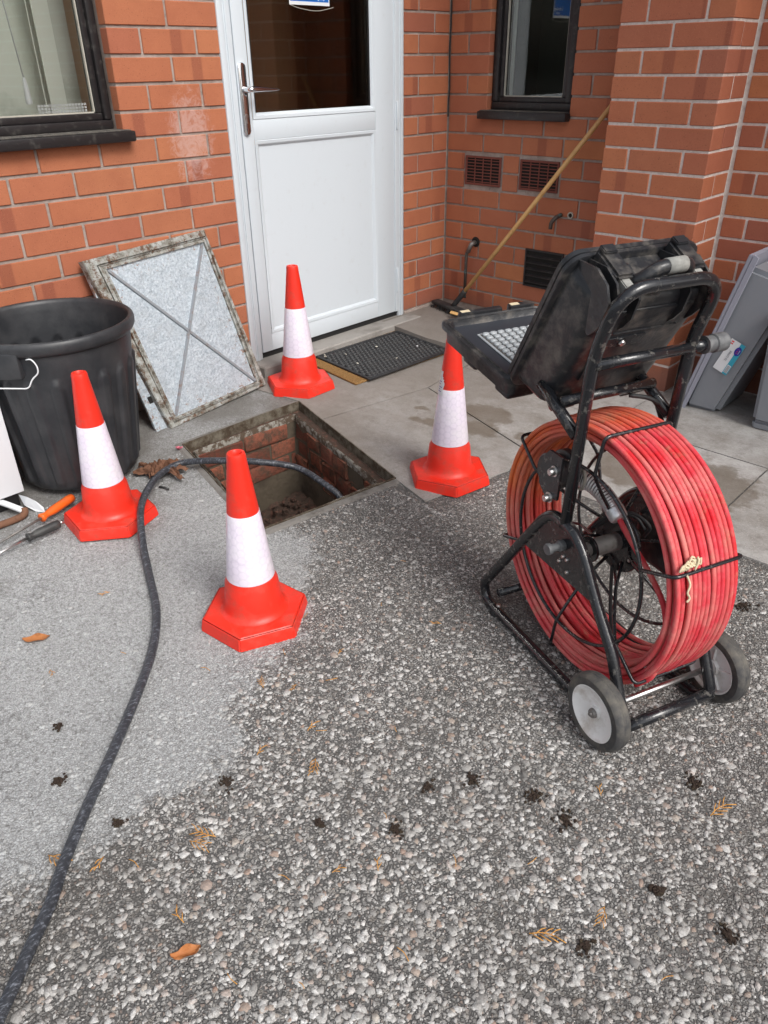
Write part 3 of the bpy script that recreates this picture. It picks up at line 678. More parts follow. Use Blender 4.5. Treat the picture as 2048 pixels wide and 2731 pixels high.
# ------------------------------------------------------------ windows
def window(name, label, cx, axis, a0, a1, z0, z1, fw, depth, sill, sillz):
    """axis 'y': in the door wall (normal +x); axis 'x': in the window wall (normal -y)"""
    t = thing(name, label, 'window')
    def B(a, b, d0, d1, za, zb, bm, bev=.003):
        # d: distance behind wall face (negative = proud)
        if axis == 'y': box_bm(-d1, -d0, a, b, za, zb, bev, 2, bm)
        else: box_bm(a, b, d0, d1, za, zb, bev, 2, bm)
    bm = bmesh.new()
    for (a, b, c, d) in ((a0, a1, z0, z0+fw), (a0, a1, z1-fw, z1), (a0, a0+fw, z0+fw, z1-fw), (a1-fw, a1, z0+fw, z1-fw)): B(a, b, depth, depth+.06, c, d, bm, .006)
    obj('frame', bm_me('frame', bm, True, 30), 'black frame', t)
    bm = bmesh.new(); f2 = fw + .022
    for (a, b, c, d) in ((a0+fw, a1-fw, z0+fw, z0+f2), (a0+fw, a1-fw, z1-f2, z1-fw), (a0+fw, a0+f2, z0+f2, z1-f2), (a1-f2, a1-fw, z0+f2, z1-f2)): B(a, b, depth+.012, depth+.05, c, d, bm, .004)
    obj('sash', bm_me('sash', bm, True, 30), 'black frame', t)
    bm = bmesh.new()
    for (a, b, c, d) in ((a0+f2, a1-f2, z0+f2, z0+f2+.004), (a1-f2-.004, a1-f2, z0+f2, z1-f2), (a0+f2, a0+f2+.004, z0+f2, z1-f2)): B(a, b, depth+.02, depth+.03, c, d, bm, 0)
    obj('seal', bm_me('seal', bm, False), 'tape', t)
    bm = bmesh.new(); B(a0+f2-.002, a1-f2+.002, depth+.028, depth+.032, z0+f2-.002, z1-f2+.002, bm, 0)
    obj('glass_pane', bm_me('glass_pane', bm, False), 'window glass', t)
    s0, s1 = sill
    bm = bmesh.new(); B(s0, s1, -.042, depth+.03, sillz-.034, sillz, bm, .006)
    so = obj('sill', bm_me('sill', bm, True, 30), 'black frame', t)
    bm = bmesh.new(); B(s0+.01, s1-.012, -.034, depth+.028, sillz+.0005, sillz+.0035, bm, .001)
    obj('sill_top', bm_me('sill_top', bm, False), 'sill top', so)
    return t
wA = window('window', 'large black-framed window left of the door, blind hanging inside', 0, 'y', -3.0, WA_E-.002, .975, 2.12, .030, .052, (-3.02, -1.776), .972)
wB = window('window', 'narrow black-framed window in the shaded recess above two vents', 0, 'x', WX0+.004, WX1-.016, .965, 2.03, .034, .030, (.2077, .695), .962)
def room(name, b, mt):
    x0, x1, y0, y1, z0, z1 = b; w = .02; bm = bmesh.new()
    for q_ in ((x0,x1,y0,y1,z0-w,z0), (x0,x1,y0,y1,z1,z1+w), (x0-w,x0,y0,y1,z0,z1), (x1,x1+w,y0,y1,z0,z1), (x0,x1,y0-w,y0,z0,z1), (x0,x1,y1,y1+w,z0,z1)):
        box_bm(*q_, 0, 1, bm)
    return bm
bm = bmesh.new()
for q_ in ((-.75,-.73,-3.2,-1.6,.5,2.3), (-.75,-.21,-3.22,-3.2,.5,2.3), (-.75,-.21,-1.66,-1.64,.5,2.3), (-.75,-.21,-3.2,-1.64,2.3,2.32), (-.75,-.12,-3.2,-1.82,.90,.93)): box_bm(*q_, 0, 1, bm)
tag(obj('room_interior', bm_me('room_interior', bm, False), 'interior pale'), kind='structure')
bm = bmesh.new()
for q_ in ((.1,.9,.62,.64,.5,2.3), (.08,.1,.21,.64,.5,2.3), (.9,.92,.21,.64,.5,2.3), (.1,.9,.21,.64,2.3,2.32), (.1,.9,.13,.64,.90,.93)): box_bm(*q_, 0, 1, bm)
tag(obj('room_interior', bm_me('room_interior', bm, False), 'interior green'), kind='structure')
bl = thing('vertical_blind', 'pale vertical blind slats inside the left window', 'blind', (-.17, 0, 1.0))
for i, yy in enumerate((-1.93, -1.975, -2.20, -2.26, -2.36, -2.44, -2.55, -2.66)):
    sx_ = obj('slat', bm_me('slat', box_bm(-.001, .001, -.045, .045, .02, 1.1), False), 'blind', bl, (0, yy, 0), (0, 0, .5 if i != 1 else 1.1)); 
obj('net_panel', bm_me('net_panel', box_bm(-.0015,.0015,-.30,.17,-.06,1.1), False), 'net', bl, (-.07,-1.98,0))
cdt = thing('blind_cord', 'white pull cord with tapered weight behind the left window glass', 'cord', (-.11, -2.062, 1.06))
tube('cord', [(0,0,.07), (-.005,-.03,.6), (-.005,-.05,1.0)], .0022, 'sticker white', cdt, 6)
obj('weight', lathe('weight', [(0,0), (.010,.001), (.011,.01), (.006,.07), (.003,.078), (0,.078)], 14), 'sticker white', cdt)
gl_ = thing('frosted_strip', 'frosted lattice strip along the bottom of the left window', 'decoration', (-.093, -1.96, 1.03))
bm = bmesh.new()
for i in range(16):
    for k in range(3): box_bm(-.0004, .0004, -.085+i*.011, -.0765+i*.011, .002+k*.0095, .009+k*.0095, 0, 1, bm)
obj('lattice', bm_me('lattice', bm, False), 'sticker white', gl_)
bt = thing('bottle', 'white and blue plastic bottle on the ledge at the left window edge', 'bottle', (-.15, -2.225, .93))
obj('body', lathe('body', [(0,0), (.03,.0), (.033,.01), (.033,.13), (.02,.16), (.012,.17), (.012,.19), (0,.19)], 20), 'sticker white', bt)
obj('band', lathe('band', [(.0336,.012), (.0336,.05)], 20), 'sticker teal', bt)
# pale things reflected/standing behind the small window
cu_ = thing('curtain', 'pale curtain edge behind the narrow recessed window', 'curtain', (.245, .125, .93))
bm = bmesh.new()
for i in range(4): box_bm(-.04+i*.02, -.022+i*.02, -.006+(i%2)*.012, .006+(i%2)*.012, 0, 1.1, .003, 1, bm)
obj('fabric', bm_me('fabric', bm, False), 'blind', cu_)

# ------------------------------------------------------------ pipes, corner cable, broom
t = thing('waste_pipe', 'tarnished copper overflow pipe bent down the wall beside the corner', 'pipe', (.205, 0, .35))
tube('pipe', fillet([(0, .03, 0), (0, -.032, .0), (-.028, -.034, -.05), (-.030, -.034, -.285)], .025), .0085, 'copper pipe', t, 12)
tube('elbow', fillet([(0, .0, 0), (0, -.032, .0), (-.018, -.034, -.045)], .025), .0115, 'dull steel', t, 12)
obj('hole', lathe('hole', [(.0, -.0015), (.024, -.001), (.026, 0)], 16, 'Y'), 'void', t, (.004, -.001, .004))
t = thing('pipe_stub', 'short dark elbow pipe sticking out of the brick wall', 'pipe', (.700, 0, .538))
tube('pipe', fillet([(0, .03, 0), (0, -.035, -.004), (-.020, -.05, -.03), (-.020, -.05, -.060)], .02), .0095, 'copper pipe', t, 12)
t = thing('pipe_hole', 'round plastic pipe end set flush in the wall beside the elbow stub', 'pipe', (.752, 0, .540))
obj('ring', lathe('ring', [(.010, .004), (.010, -.006), (.015, -.006), (.016, .004)], 20, 'Y'), 'tape', t)
obj('void', lathe('void', [(0, -.0012), (.0102, -.001)], 16, 'Y'), 'void', t)
cb = tube('corner_cable', catmull([(.010,-.006,2.6), (.012,-.008,1.9), (.008,-.010,1.5), (.011,-.008,1.38), (.008,-.011,1.2), (.013,-.009,1.06), (.009,-.010,1.0), (.010,-.012,.93)], 6), .0035, 'gasket', None, 6)
tag(cb, 'thin black cable running down the inner brick corner', 'cable')
# broom
P0, P1 = Vector((.165, -.125, .03)), Vector((.905, -.05, .981))
dirp = (P1-P0).normalized()
br = thing('broom', 'long-handled broom with a black head leaning across the recess', 'broom', tuple(P0))
lp = lambda t_: tuple(dirp*t_)
tube('handle', [lp(.115), lp(.6), lp(1.36)], .0105, 'wood', br, 14)
tube('ferrule', [lp(.01), lp(.03), lp(.06), lp(.12), lp(.125)], lambda f: .014 if f < .6 else .0145, 'rubber', br, 12)
bm = box_bm(-.13, .15, -.025, .025, -.006, .012, .005, 2)
obj('head', bm_me('head', bm), 'rubber', br, (-.01, -.01, -.0), (0, .03, -.22))
tf = [];
for i in range(150):
    a, b = random.uniform(-.13, .15), random.uniform(-.024, .024); tf.append([(a, b, -.004), (a+random.uniform(-.01,.01), b+random.uniform(-.02,.02), -.022)])
bo = obj('bristles', tubes('bristles', tf, .0016, 4), 'rubber', br, (-.01, -.01, 0), (0, .03, -.22)); bo['kind'] = 'stuff'
dl = tag(obj('dead_leaf', bm_me('dead_leaf', box_bm(-.022,.022,-.012,.012,-.003,.004,.004,2)), 'wood', None, (.235,-.195,.026), (.3,.2,.4)), 'small curled tan leaf lying against the broom head', 'leaf')

# ------------------------------------------------------------ inspection chamber and its lifted cover
ch = thing('inspection_chamber', 'open brick-lined inspection chamber with rusty steel rim set in the ground', 'chamber', (.72, -1.79, -.08))
CO = Vector((.72, -1.79, -.08))
IN = [(.397,-1.956), (.432,-1.488), (1.048,-1.642), (.985,-2.105)]
def chz(p, d): return (p[0]-CO.x, p[1]-CO.y, hgt(*p) + d - CO.z)
def lerp2(a, b, t): return (a[0]+(b[0]-a[0])*t, a[1]+(b[1]-a[1])*t)
EXP = []
cc_ = (sum(p[0] for p in CH)/4, sum(p[1] for p in CH)/4)
def grow(poly, d):
    out = []
    for p in poly:
        v = Vector((p[0]-cc_[0], p[1]-cc_[1])); v = v*(1+d/v.length*1.25); out.append((cc_[0]+v.x, cc_[1]+v.y))
    return out
def ringmesh(name, spec, m_, smooth=False):
    """spec: list of (poly, dz)"""
    V = []; Fc = []
    sub = 14
    for poly, dz in spec:
        for i in range(4):
            for k in range(sub):
                p = lerp2(poly[i], poly[(i+1) % 4], k/sub); j = random.uniform(-.0012, .0012) if name != 'rim' else 0
                V.append(chz((p[0]+j, p[1]+j), dz + j*.6))
    n = 4*sub
    for r_ in range(len(spec)-1):
        for k in range(n): Fc.append((r_*n+k, r_*n+(k+1) % n, (r_+1)*n+(k+1) % n, (r_+1)*n+k))
    return obj(name, me_from(name, V, Fc), m_, ch)
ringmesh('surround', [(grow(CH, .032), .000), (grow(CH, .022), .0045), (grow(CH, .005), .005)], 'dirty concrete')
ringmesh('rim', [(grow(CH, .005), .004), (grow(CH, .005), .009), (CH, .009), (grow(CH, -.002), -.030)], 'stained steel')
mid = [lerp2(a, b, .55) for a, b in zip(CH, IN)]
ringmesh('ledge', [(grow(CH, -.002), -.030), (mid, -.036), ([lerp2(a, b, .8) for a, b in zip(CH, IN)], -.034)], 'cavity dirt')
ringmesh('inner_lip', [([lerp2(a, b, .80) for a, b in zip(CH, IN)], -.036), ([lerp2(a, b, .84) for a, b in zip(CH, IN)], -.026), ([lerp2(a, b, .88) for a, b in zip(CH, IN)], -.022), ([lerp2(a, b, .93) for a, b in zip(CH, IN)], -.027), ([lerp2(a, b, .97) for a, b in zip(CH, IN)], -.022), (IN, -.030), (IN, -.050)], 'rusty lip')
for i in range(4):     # bricks of the shaft
    a, b = Vector(IN[i]), Vector(IN[(i+1) % 4]); d = b-a; ln_ = d.length; d.normalize(); nrm = Vector((d.y, -d.x))
    if (Vector(cc_)-a).dot(nrm) > 0: nrm = -nrm
    ang = math.atan2(d.y, d.x)
    for row in range(3):
        s = -.10 if row % 2 else 0.
        bl_ = .215 if i == 0 else random.choice((.105, .14))
        while s < ln_:
            s0, s1 = max(s, 0), min(s+bl_, ln_)
            if s1-s0 > .03:
                hh = .063; bm = box_bm(-(s1-s0)/2+.004, (s1-s0)/2-.004, -.03, .03, -hh/2, hh/2, .006, 2)
                for v in bm.verts: v.co += Vector((random.uniform(-1,1), random.uniform(-1,1), random.uniform(-1,1)))*(.0025 if i == 0 else .0055)
                c2 = a + d*(s0+s1)/2 + nrm*(.026 + random.uniform(-.004, .004)*(1 if i == 0 else 2)); z = hgt(c2.x, c2.y) - .05 - hh/2 - row*.072
                obj('brick', bm_me('brick', bm, True, 40), 'oldbrick', ch, (c2.x-CO.x, c2.y-CO.y, z-CO.z), (random.uniform(-.02,.02), random.uniform(-.03,.03), ang))
            s += bl_ + random.uniform(0, .012)
V = []; Fc = []; nlev = 12; sub = 16
out_ = [lerp2(p, cc_, -.045) for p in IN]
for r_ in range(nlev):
    z = -.045 - r_*.045
    for i in range(4):
        for k in range(sub):
            p = lerp2(out_[i], out_[(i+1) % 4], k/sub)
            q_ = .035 + .02*min(1, max(0, (r_-4)))
            p = lerp2(p, cc_, q_ + random.uniform(-.008, .008)); V.append(chz(p, z))
n = 4*sub
for r_ in range(nlev-1):
    for k in range(n): Fc.append((r_*n+k, r_*n+(k+1) % n, (r_+1)*n+(k+1) % n, (r_+1)*n+k))
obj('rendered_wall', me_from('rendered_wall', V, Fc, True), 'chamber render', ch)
bm = bmesh.new(); bmesh.ops.create_grid(bm, x_segments=34, y_segments=34, size=.42)
for v in bm.verts: v.co = Vector((v.co.x, v.co.y, -.36 + random.uniform(-.01, .012) + .03*math.sin(v.co.x*9)*math.cos(v.co.y*7)))
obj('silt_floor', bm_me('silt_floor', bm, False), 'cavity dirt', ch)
lu = []
for i in range(260):
    x, y = random.uniform(-.25,.27), random.uniform(-.28,.24); r_ = random.uniform(.003, .010); lu.append((x-r_, x+r_, y-r_*.8, y+r_*.8, -.355, -.345+r_*random.uniform(.3,1)))
bm = bmesh.new()
for b in lu: box_bm(*b, .003, 1, bm)
for v in bm.verts: v.co += Vector((random.uniform(-1,1), random.uniform(-1,1), random.uniform(-1,1)))*.003
o = obj('rubble', bm_me('rubble', bm, False), 'cavity dirt', ch); o['kind'] = 'stuff'

lid = thing('chamber_cover', 'galvanised steel chamber cover with X-shaped ribs, leaning on the brick wall', 'cover', (0,0,0))
EX = Vector((-.083993, .995426, .045523)); EY = Vector((-.266901, -.066489, .961427)); EN = EX.cross(EY)
lid.matrix_world = Matrix(((EX.x,EY.x,EN.x,.116875),(EX.y,EY.y,EN.y,-1.7455),(EX.z,EY.z,EN.z,.27125),(0,0,0,1)))
def quad_ring(name, spec, m_, parent):
    V = []; Fc = []; sub = 10
    for P, z in spec:
        for i in range(4):
            for k in range(sub):
                p = lerp2(P[i], P[(i+1) % 4], k/sub); V.append((p[0], p[1], z + random.uniform(-.0006,.0006)))
    n = 4*sub
    for r_ in range(len(spec)-1):
        for k in range(n): Fc.append((r_*n+k, r_*n+(k+1) % n, (r_+1)*n+(k+1) % n, (r_+1)*n+k))
    return obj(name, me_from(name, V, Fc), m_, parent)
oP = [(-.306,.336), (.245,.336), (.300,-.327), (-.212,-.330)]; iP = [(-.235,.297), (.230,.297), (.262,-.305), (-.182,-.300)]
def ins(P, d):
    c = (sum(p[0] for p in P)/4, sum(p[1] for p in P)/4); return [(p[0]+(c[0]-p[0])/abs(c[0]-p[0])*d, p[1]+(c[1]-p[1])/abs(c[1]-p[1])*d) for p in P]
m1 = [lerp2(a, b, .62) for a, b in zip(oP, iP)]; m2 = [lerp2(a, b, .72) for a, b in zip(oP, iP)]; m3 = [lerp2(a, b, .80) for a, b in zip(oP, iP)]
quad_ring('outer_frame', [(oP, -.030), (oP, .0), (ins(oP, .004), .004), (m1, .004), (m1, -.006), (m2, -.006), (m2, .003), (m3, .003), (m3, -.001), (ins(iP, -.004), -.001), (ins(iP, -.001), .003), (ins(iP, .006), .003), (ins(iP, .007), -.007)], 'zinc', lid)
def poly_plate(name, P, z0, z1, m_, parent, sub=1):
    bm = bmesh.new(); a = [bm.verts.new((p[0], p[1], z0)) for p in P]; b = [bm.verts.new((p[0], p[1], z1)) for p in P]
    bm.faces.new(a[::-1]); bm.faces.new(b)
    for i in range(len(P)): bm.faces.new((a[i], a[(i+1) % len(P)], b[(i+1) % len(P)], b[i]))
    return obj(name, bm_me(name, bm, False), m_, parent)
poly_plate('pan', ins(iP, .004), -.014, -.006, 'galv', lid)
poly_plate('back_plate', [(-.300,.33), (.24,.33), (.29,-.325), (-.262,-.345)], -.034, -.022, 'galv', lid)
poly_plate('slot', [(-.250,-.185), (-.232,-.185), (-.230,-.212), (-.248,-.212)], -.022, -.0208, 'void', lid)
def ribbar(p, q_):
    a, b = Vector(p), Vector(q_); d = (b-a).normalized(); s = Vector((-d.y, d.x))
    bm = bmesh.new(); prof = [(-.0075, -.006), (-.0045, .001), (.0045, .001), (.0075, -.006)]
    va = [bm.verts.new((a.x+s.x*w, a.y+s.y*w, z)) for w, z in prof]; vb = [bm.verts.new((b.x+s.x*w, b.y+s.y*w, z)) for w, z in prof]
    for i in range(3): bm.faces.new((va[i], va[i+1], vb[i+1], vb[i]))
    bm.faces.new(va); bm.faces.new(vb[::-1])
    obj('rib', bm_me('rib', bm, False), 'rib zinc', lid)
ribbar((-.222,.286), (.254,-.292)); ribbar((.216,.286), (-.168,-.288))

# ------------------------------------------------------------ traffic cones
def base_me():
    bm = bmesh.new(); R0, R1, R2 = .150, .144, .134
    rings = []
    for R_, z in ((R0, 0), (R0, .004), (R1, .034), (R1-.004, .0375), (R2-.03, .040)):
        rings.append([bm.verts.new((R_*math.cos(PI/3*i), R_*math.sin(PI/3*i), z)) for i in range(6)])
    for a, b in zip(rings, rings[1:]):
        for i in range(6): bm.faces.new((a[i], a[(i+1) % 6], b[(i+1) % 6], b[i]))
    bm.faces.new(rings[0][::-1]); bm.faces.new(rings[-1])
    bmesh.ops.recalc_face_normals(bm, faces=bm.faces[:])
    bmesh.ops.bevel(bm, geom=[e for e in bm.edges if abs(e.verts[0].co.z-e.verts[1].co.z) > .02 or min(e.verts[0].co.z, e.verts[1].co.z) > .035 or max(v.co.z for v in e.verts) < .005], offset=.003, segments=2, affect='EDGES')
    return bm_me('base', bm, True, 25)
body_prof = [(.098,.036), (.091,.040), (.083,.046), (.079,.055), (.0765,.07), (.0700,.128), (.0615,.146), (.0405,.338), (.0395,.352), (.0240,.484), (.0235,.494), (.0215,.500), (.0155,.501), (.0125,.497), (.0110,.485), (.0100,.44)]
body_me = lathe('body', body_prof, 48); base_m = base_me()
slv = lathe('sleeve', [(.0625,.1455), (.0636,.146), (.0633,.150), (.0420,.3375), (.0412,.339), (.0405,.3385)], 48, uv=True)
for mm_, kk in ((body_me, 'cone red'), (base_m, 'cone red'), (slv, 'sleeve')): mm_.materials.append(M[kk])
recess = bm_me('maker_mark', box_bm(-.028, .028, -.006, .006, 0, .0006, .0002), False); recess.materials.append(M['cone red'])
def cone(x, y, z, rot, label, sc=1., tilt=(0,0)):
    t = thing('traffic_cone', label, 'traffic cone', (x, y, z), math.radians(rot), 'red and white traffic cones round the open chamber'); t.scale = (sc,)*3
    t.rotation_euler = (tilt[0], tilt[1], math.radians(rot))
    for nme, mm_ in (('base', base_m), ('body', body_me), ('sleeve', slv)):
        o = bpy.data.objects.new(nme, mm_); C.objects.link(o); o.parent = t
    o = bpy.data.objects.new('maker_mark', recess); C.objects.link(o); o.parent = t; o.location = (0, -.112, .0385)
    return t
cone(1.319, -2.399, -.1215, 5.7, 'red and white cone nearest the camera, in front of the open chamber', .985)
cone(.614, -2.42, -.087, -8., 'red and white cone standing against the black dustbin', .985)
cone(.271, -1.307, -.049, 31.6, 'red and white cone farthest back, standing against the white door', 1.03)
cR = cone(1.230, -1.465, -.0960, 19.5, 'red and white cone below the open case, with a torn sticker on it', 1.0)
# torn sticker on the right cone
def cone_patch(name, a0, a1, z0, z1, off, m_, parent, ragged=0.):
    V = []; Fc = []; na, nz = 8, 10
    for i in range(nz+1):
        z = z0+(z1-z0)*i/nz; r_ = np.interp(z, [.07, .352, .484], [.0765, .0395, .0240]) + off
        if z < .3395: r_ = max(r_, np.interp(z, [.15, .3375], [.0633, .0420]) + off)
        for k in range(na+1):
            a = a0+(a1-a0)*k/na
            if k == na: a += random.uniform(-ragged, ragged)
            V.append((r_*math.cos(a), r_*math.sin(a), z))
    for i in range(nz):
        for k in range(na): b = i*(na+1)+k; Fc.append((b, b+1, b+na+2, b+na+1))
    return obj(name, me_from(name, V, Fc, True), m_, parent)
az = math.atan2(-3.333+1.465, 2.692-1.23) - math.radians(19.5)
st1 = cone_patch('sticker', az-1.45, az-.72, .318, .372, .0016, 'sticker white', cR, .10)
cone_patch('sticker', az-1.35, az-.88, .370, .398, .0016, 'sticker white', cR, .10)
for i, (z, w_) in enumerate(((.33,.4), (.337,.3), (.344,.45), (.354,.25), (.362,.35))):
    cone_patch('print_line', az-1.3, az-1.3+w_, z, z+.0022, .0021, 'ink' if i % 2 else 'sticker blue', st1)

# ------------------------------------------------------------ dustbin
def bin_me():
    seg, V, Fc = 280, [], []
    prof = []
    zh = .526
    for i in range(45): t = i/44; prof.append((.192+.056*t, .012+(zh-.05)*t, 1))
    prof += [(.252,.480,0), (.259,.486,0), (.264,.496,0), (.265,.510,0), (.262,.521,0), (.256,.526,0), (.249,.524,0), (.245,.512,0)]
    for i in range(41): t = 1-i/40; prof.append((.188+.054*t, .020+(zh-.062)*t, 1))
    prof = [(0,.004,0), (.172,.002,0), (.185,.005,0)] + prof + [(.150,.018,0), (0,.018,0)]
    for r_, z, fl in prof:
        for k in range(seg):
            a = 2*PI*k/seg; rr = r_
            if fl:
                u = ((a/(2*PI)*20) % 1)-.5; zt = .40; w_ = .27
                arch = w_*math.sqrt(max(0., 1-max(0., (z-(zt-.035))/.035)**2)) if z > zt-.035 else w_
                if z > zt or z < .03: arch = 0
                if abs(u) < arch: rr += .0095*min(1., (arch-abs(u))/.07)
            V.append((rr*math.cos(a), rr*math.sin(a), z))
    n = len(prof)
    for i in range(n-1):
        for k in range(seg): Fc.append((i*seg+k, i*seg+(k+1) % seg, (i+1)*seg+(k+1) % seg, (i+1)*seg+k))
    me = me_from('body', V, Fc, True); return me
bn = thing('dustbin', 'large empty black plastic dustbin with fluted sides at the left', 'dustbin', (.268, -2.330, -.050))
obj('body', bin_me(), 'bin plastic', bn)
bx, by = Vector((.7071,-.7071,0)), Vector((.7071,.7071,0))   # outward, sideways
def binp(p): return (p[0]-.250, p[1]+2.323, p[2]+.050)
wire = fillet([binp(p) for p in ((.36,-2.60,.350), (.378,-2.575,.348), (.442,-2.505,.343), (.452,-2.492,.372), (.467,-2.475,.389), (.467,-2.475,.414), (.455,-2.483,.432), (.440,-2.492,.428))], .012)
tube('wire_handle', wire, .0022, 'sticker white', bn, 8)
bm = box_bm(-.085, .0, -.012, .030, -.055, .025, .006, 2); 
obj('handle_lug', bm_me('handle_lug', bm), 'bin plastic', bn, binp((.425,-2.505,.425)), (0, 0, PI/4))

# ------------------------------------------------------------ mats
cm = bm_me('coir_mat', box_bm(-.21, .22, -.36, .36, 0, .010, .003), False)
co_ = tag(obj('coir_mat', cm, 'coir', None, (.243, -.765, -.0395), (0, .055, -.06)), 'worn brown coir doormat lying under the black rubber mat', 'doormat')
rm = thing('rubber_mat', 'black rubber ring mat lying on the coir mat before the door', 'doormat', (.292, -.795, -.0325), rot=(0, .050, -.035))
wx, wy = .368, .545
bm = bmesh.new(); bw = .016
for b in ((-wx/2, wx/2, -wy/2, -wy/2+bw, 0, .010), (-wx/2, wx/2, wy/2-bw, wy/2, 0, .010), (-wx/2, -wx/2+bw, -wy/2+bw, wy/2-bw, 0, .010), (wx/2-bw, wx/2, -wy/2+bw, wy/2-bw, 0, .010)): box_bm(*b, .003, 2, bm)
obj('border', bm_me('border', bm), 'mat rubber', rm)
V = []; Fc = []; K = 14
ny_, nx_ = 21, 15
for i in range(nx_):
    for j in range(ny_):
        cx0 = -wx/2+bw+.011+i*.0227; cy0 = -wy/2+bw+.012+(j+(.5 if i % 2 else 0))*.0242
        if cy0 > wy/2-bw-.004: continue
        b = len(V)
        for (r_, z) in ((.0155,.002), (.0150,.009), (.0105,.0095), (.0095,.001)):
            for k in range(K):
                a = 2*PI*k/K; V.append((cx0+r_*.80*math.cos(a), cy0+r_*.98*math.sin(a), z+.0022*math.cos(a)*(z > .004)))
        for q_ in range(3):
            for k in range(K): Fc.append((b+q_*K+k, b+q_*K+(k+1) % K, b+(q_+1)*K+(k+1) % K, b+(q_+1)*K+k))
o = obj('ring_lattice', me_from('ring_lattice', V, Fc, True), 'mat rubber', rm); o['kind'] = 'stuff'
for i, (x, y) in enumerate(((.02,-.20), (-.07,.02), (.06,.17), (-.10,-.16), (-.14,-.25), (.10,-.02), (-.16,-.235))):
    bm = box_bm(-.006,.006,-.004,.004,0,.004,.0015)
    tag(obj('pebble', bm_me('pebble', bm, False), 'sticker white' if i == 2 else 'tape', None, (.292+x, -.795+y, hgt(.3,-.8)+.032-.05*x), (.2*i,.1,i)), 'small pale stone chip lying on the rubber mat', 'stone', 'stone chips on the rubber mat')

# ------------------------------------------------------------ black drain hose
r_h = .0112
pts = [(1.02,-1.76,-.36), (1.035,-1.78,-.20), (1.022,-1.79,-.125), (.95,-1.806,-.083), (.8266,-1.819,-.060), (.757,-1.9244,-.022), (.6514,-2.0039,-.022), (.555,-2.062,-.036), (.521,-2.105,-.043), (.530,-2.160,-.043), (.572,-2.225,-.036), (.643,-2.304,-.0315), (.712,-2.363,-.0315), (.776,-2.405,-.038), (.829,-2.436,-.055), (.885,-2.466,-.075)]
gp = [(.966,-2.504), (1.12,-2.579), (1.238,-2.665), (1.341,-2.768), (1.464,-2.905), (1.556,-3.014), (1.639,-3.105), (1.699,-3.162), (1.756,-3.23), (1.808,-3.291), (1.87,-3.38), (1.95,-3.6), (1.9,-4.2)]
pts += [(x, y, hgt(x, y)+r_h+.002) for x, y in gp]
hs_ = tube('hose', catmull(pts, 10), r_h, 'black hose', None, 16)
hs_['label'] = 'long black scuffed hose snaking from the open chamber across the ground'; hs_['category'] = 'hose'

# ------------------------------------------------------------ drain camera reel trolley (local axes: x = axle, y = forward, z = up)
CO_ = (2.311, -2.0401, -.1139); CYAW = 1.1873
cart = thing('reel_trolley', 'black tubular two-wheeled trolley carrying a big reel of red drain-camera cable', 'trolley', CO_, CYAW)
A = .1215; TR_ = .0128
side = [(.0004,.0545), (.041,.135), (.072,.203), (.138,.283), (.205,.380), (.245,.412), (.315,.416), (.350,.385), (.459,.225), (.572,.062), (.556,.022), (.515,.016), (.199,.014), (.035,.018)]
def sidepath(s): return fillet([(s*A, v, w) for v, w in side], .022, 5, closed=True)
for s in (-1, 1): tube('side_frame', sidepath(s), TR_, 'black paint', cart, 14, closed=True)
hoop = fillet([(-A,.272,.405), (-A,.2535,.790), (-A,.2045,.930), (A,.2045,.930), (A,.2535,.790), (A,.272,.405)], [0,.05,.075,.075,.05,0], 9)
tube('handle_hoop', hoop, TR_, 'black paint', cart, 16)
def bar(name, p, q_, r=TR_, m_='black paint', parent=cart, seg=14): return tube(name, [p, lerp3(p, q_, .5), q_], r, m_, parent, seg)
def lerp3(a, b, t): return tuple(a[i]+(b[i]-a[i])*t for i in range(3))
bar('rear_crossbar', (-A,.0004,.0545), (A,.0004,.0545)); bar('handle_crossbar', (-A,.2472,.7781), (A,.2472,.7781), .0115)
bar('front_crossbar', (-A,.335,.673), (A,.335,.673), .0115); bar('foot_crossbar', (-A,.500,.075), (A,.500,.075), .011)
for s in (-1, 1):
    bar('stay', (s*A,.405,.690), (s*A,.274,.622)); 
    f_ = obj('foot_pad', lathe('foot_pad', [(0,-.001), (.017,0), (.018,.006), (.014,.02), (0,.02)], 16), 'rubber', cart, (s*A, .505, -.001))
    obj('bolt', lathe('bolt', [(0,.006), (.005,.0055), (.0065,.003), (.0065,0)], 12), 'steel', f_, (0, -.01, .036))
bar('cable_loop', (A,.335,.66), (A,.29,.60), .005, 'rubber')
tube('cable_loop', catmull([(.06,.335,.655), (.10,.31,.648), (.13,.28,.62), (.125,.272,.585)], 6), .005, 'rubber', cart, 8)
bar('axle', (-.150,.0396,.0873), (.150,.0396,.0873), .0068, 'steel')
kb = bar('side_peg', (A,.2472,.7781), (A+.045,.2472,.7781), .0115); 
obj('peg_grip', lathe('peg_grip', [(0,.03), (.0185,.03), (.0175,.036), (.0165,.052), (.0195,.054), (.0195,.083), (.017,.086), (0,.086)], 18, 'X'), 'grey knob', kb, (A,.2472,.7781))
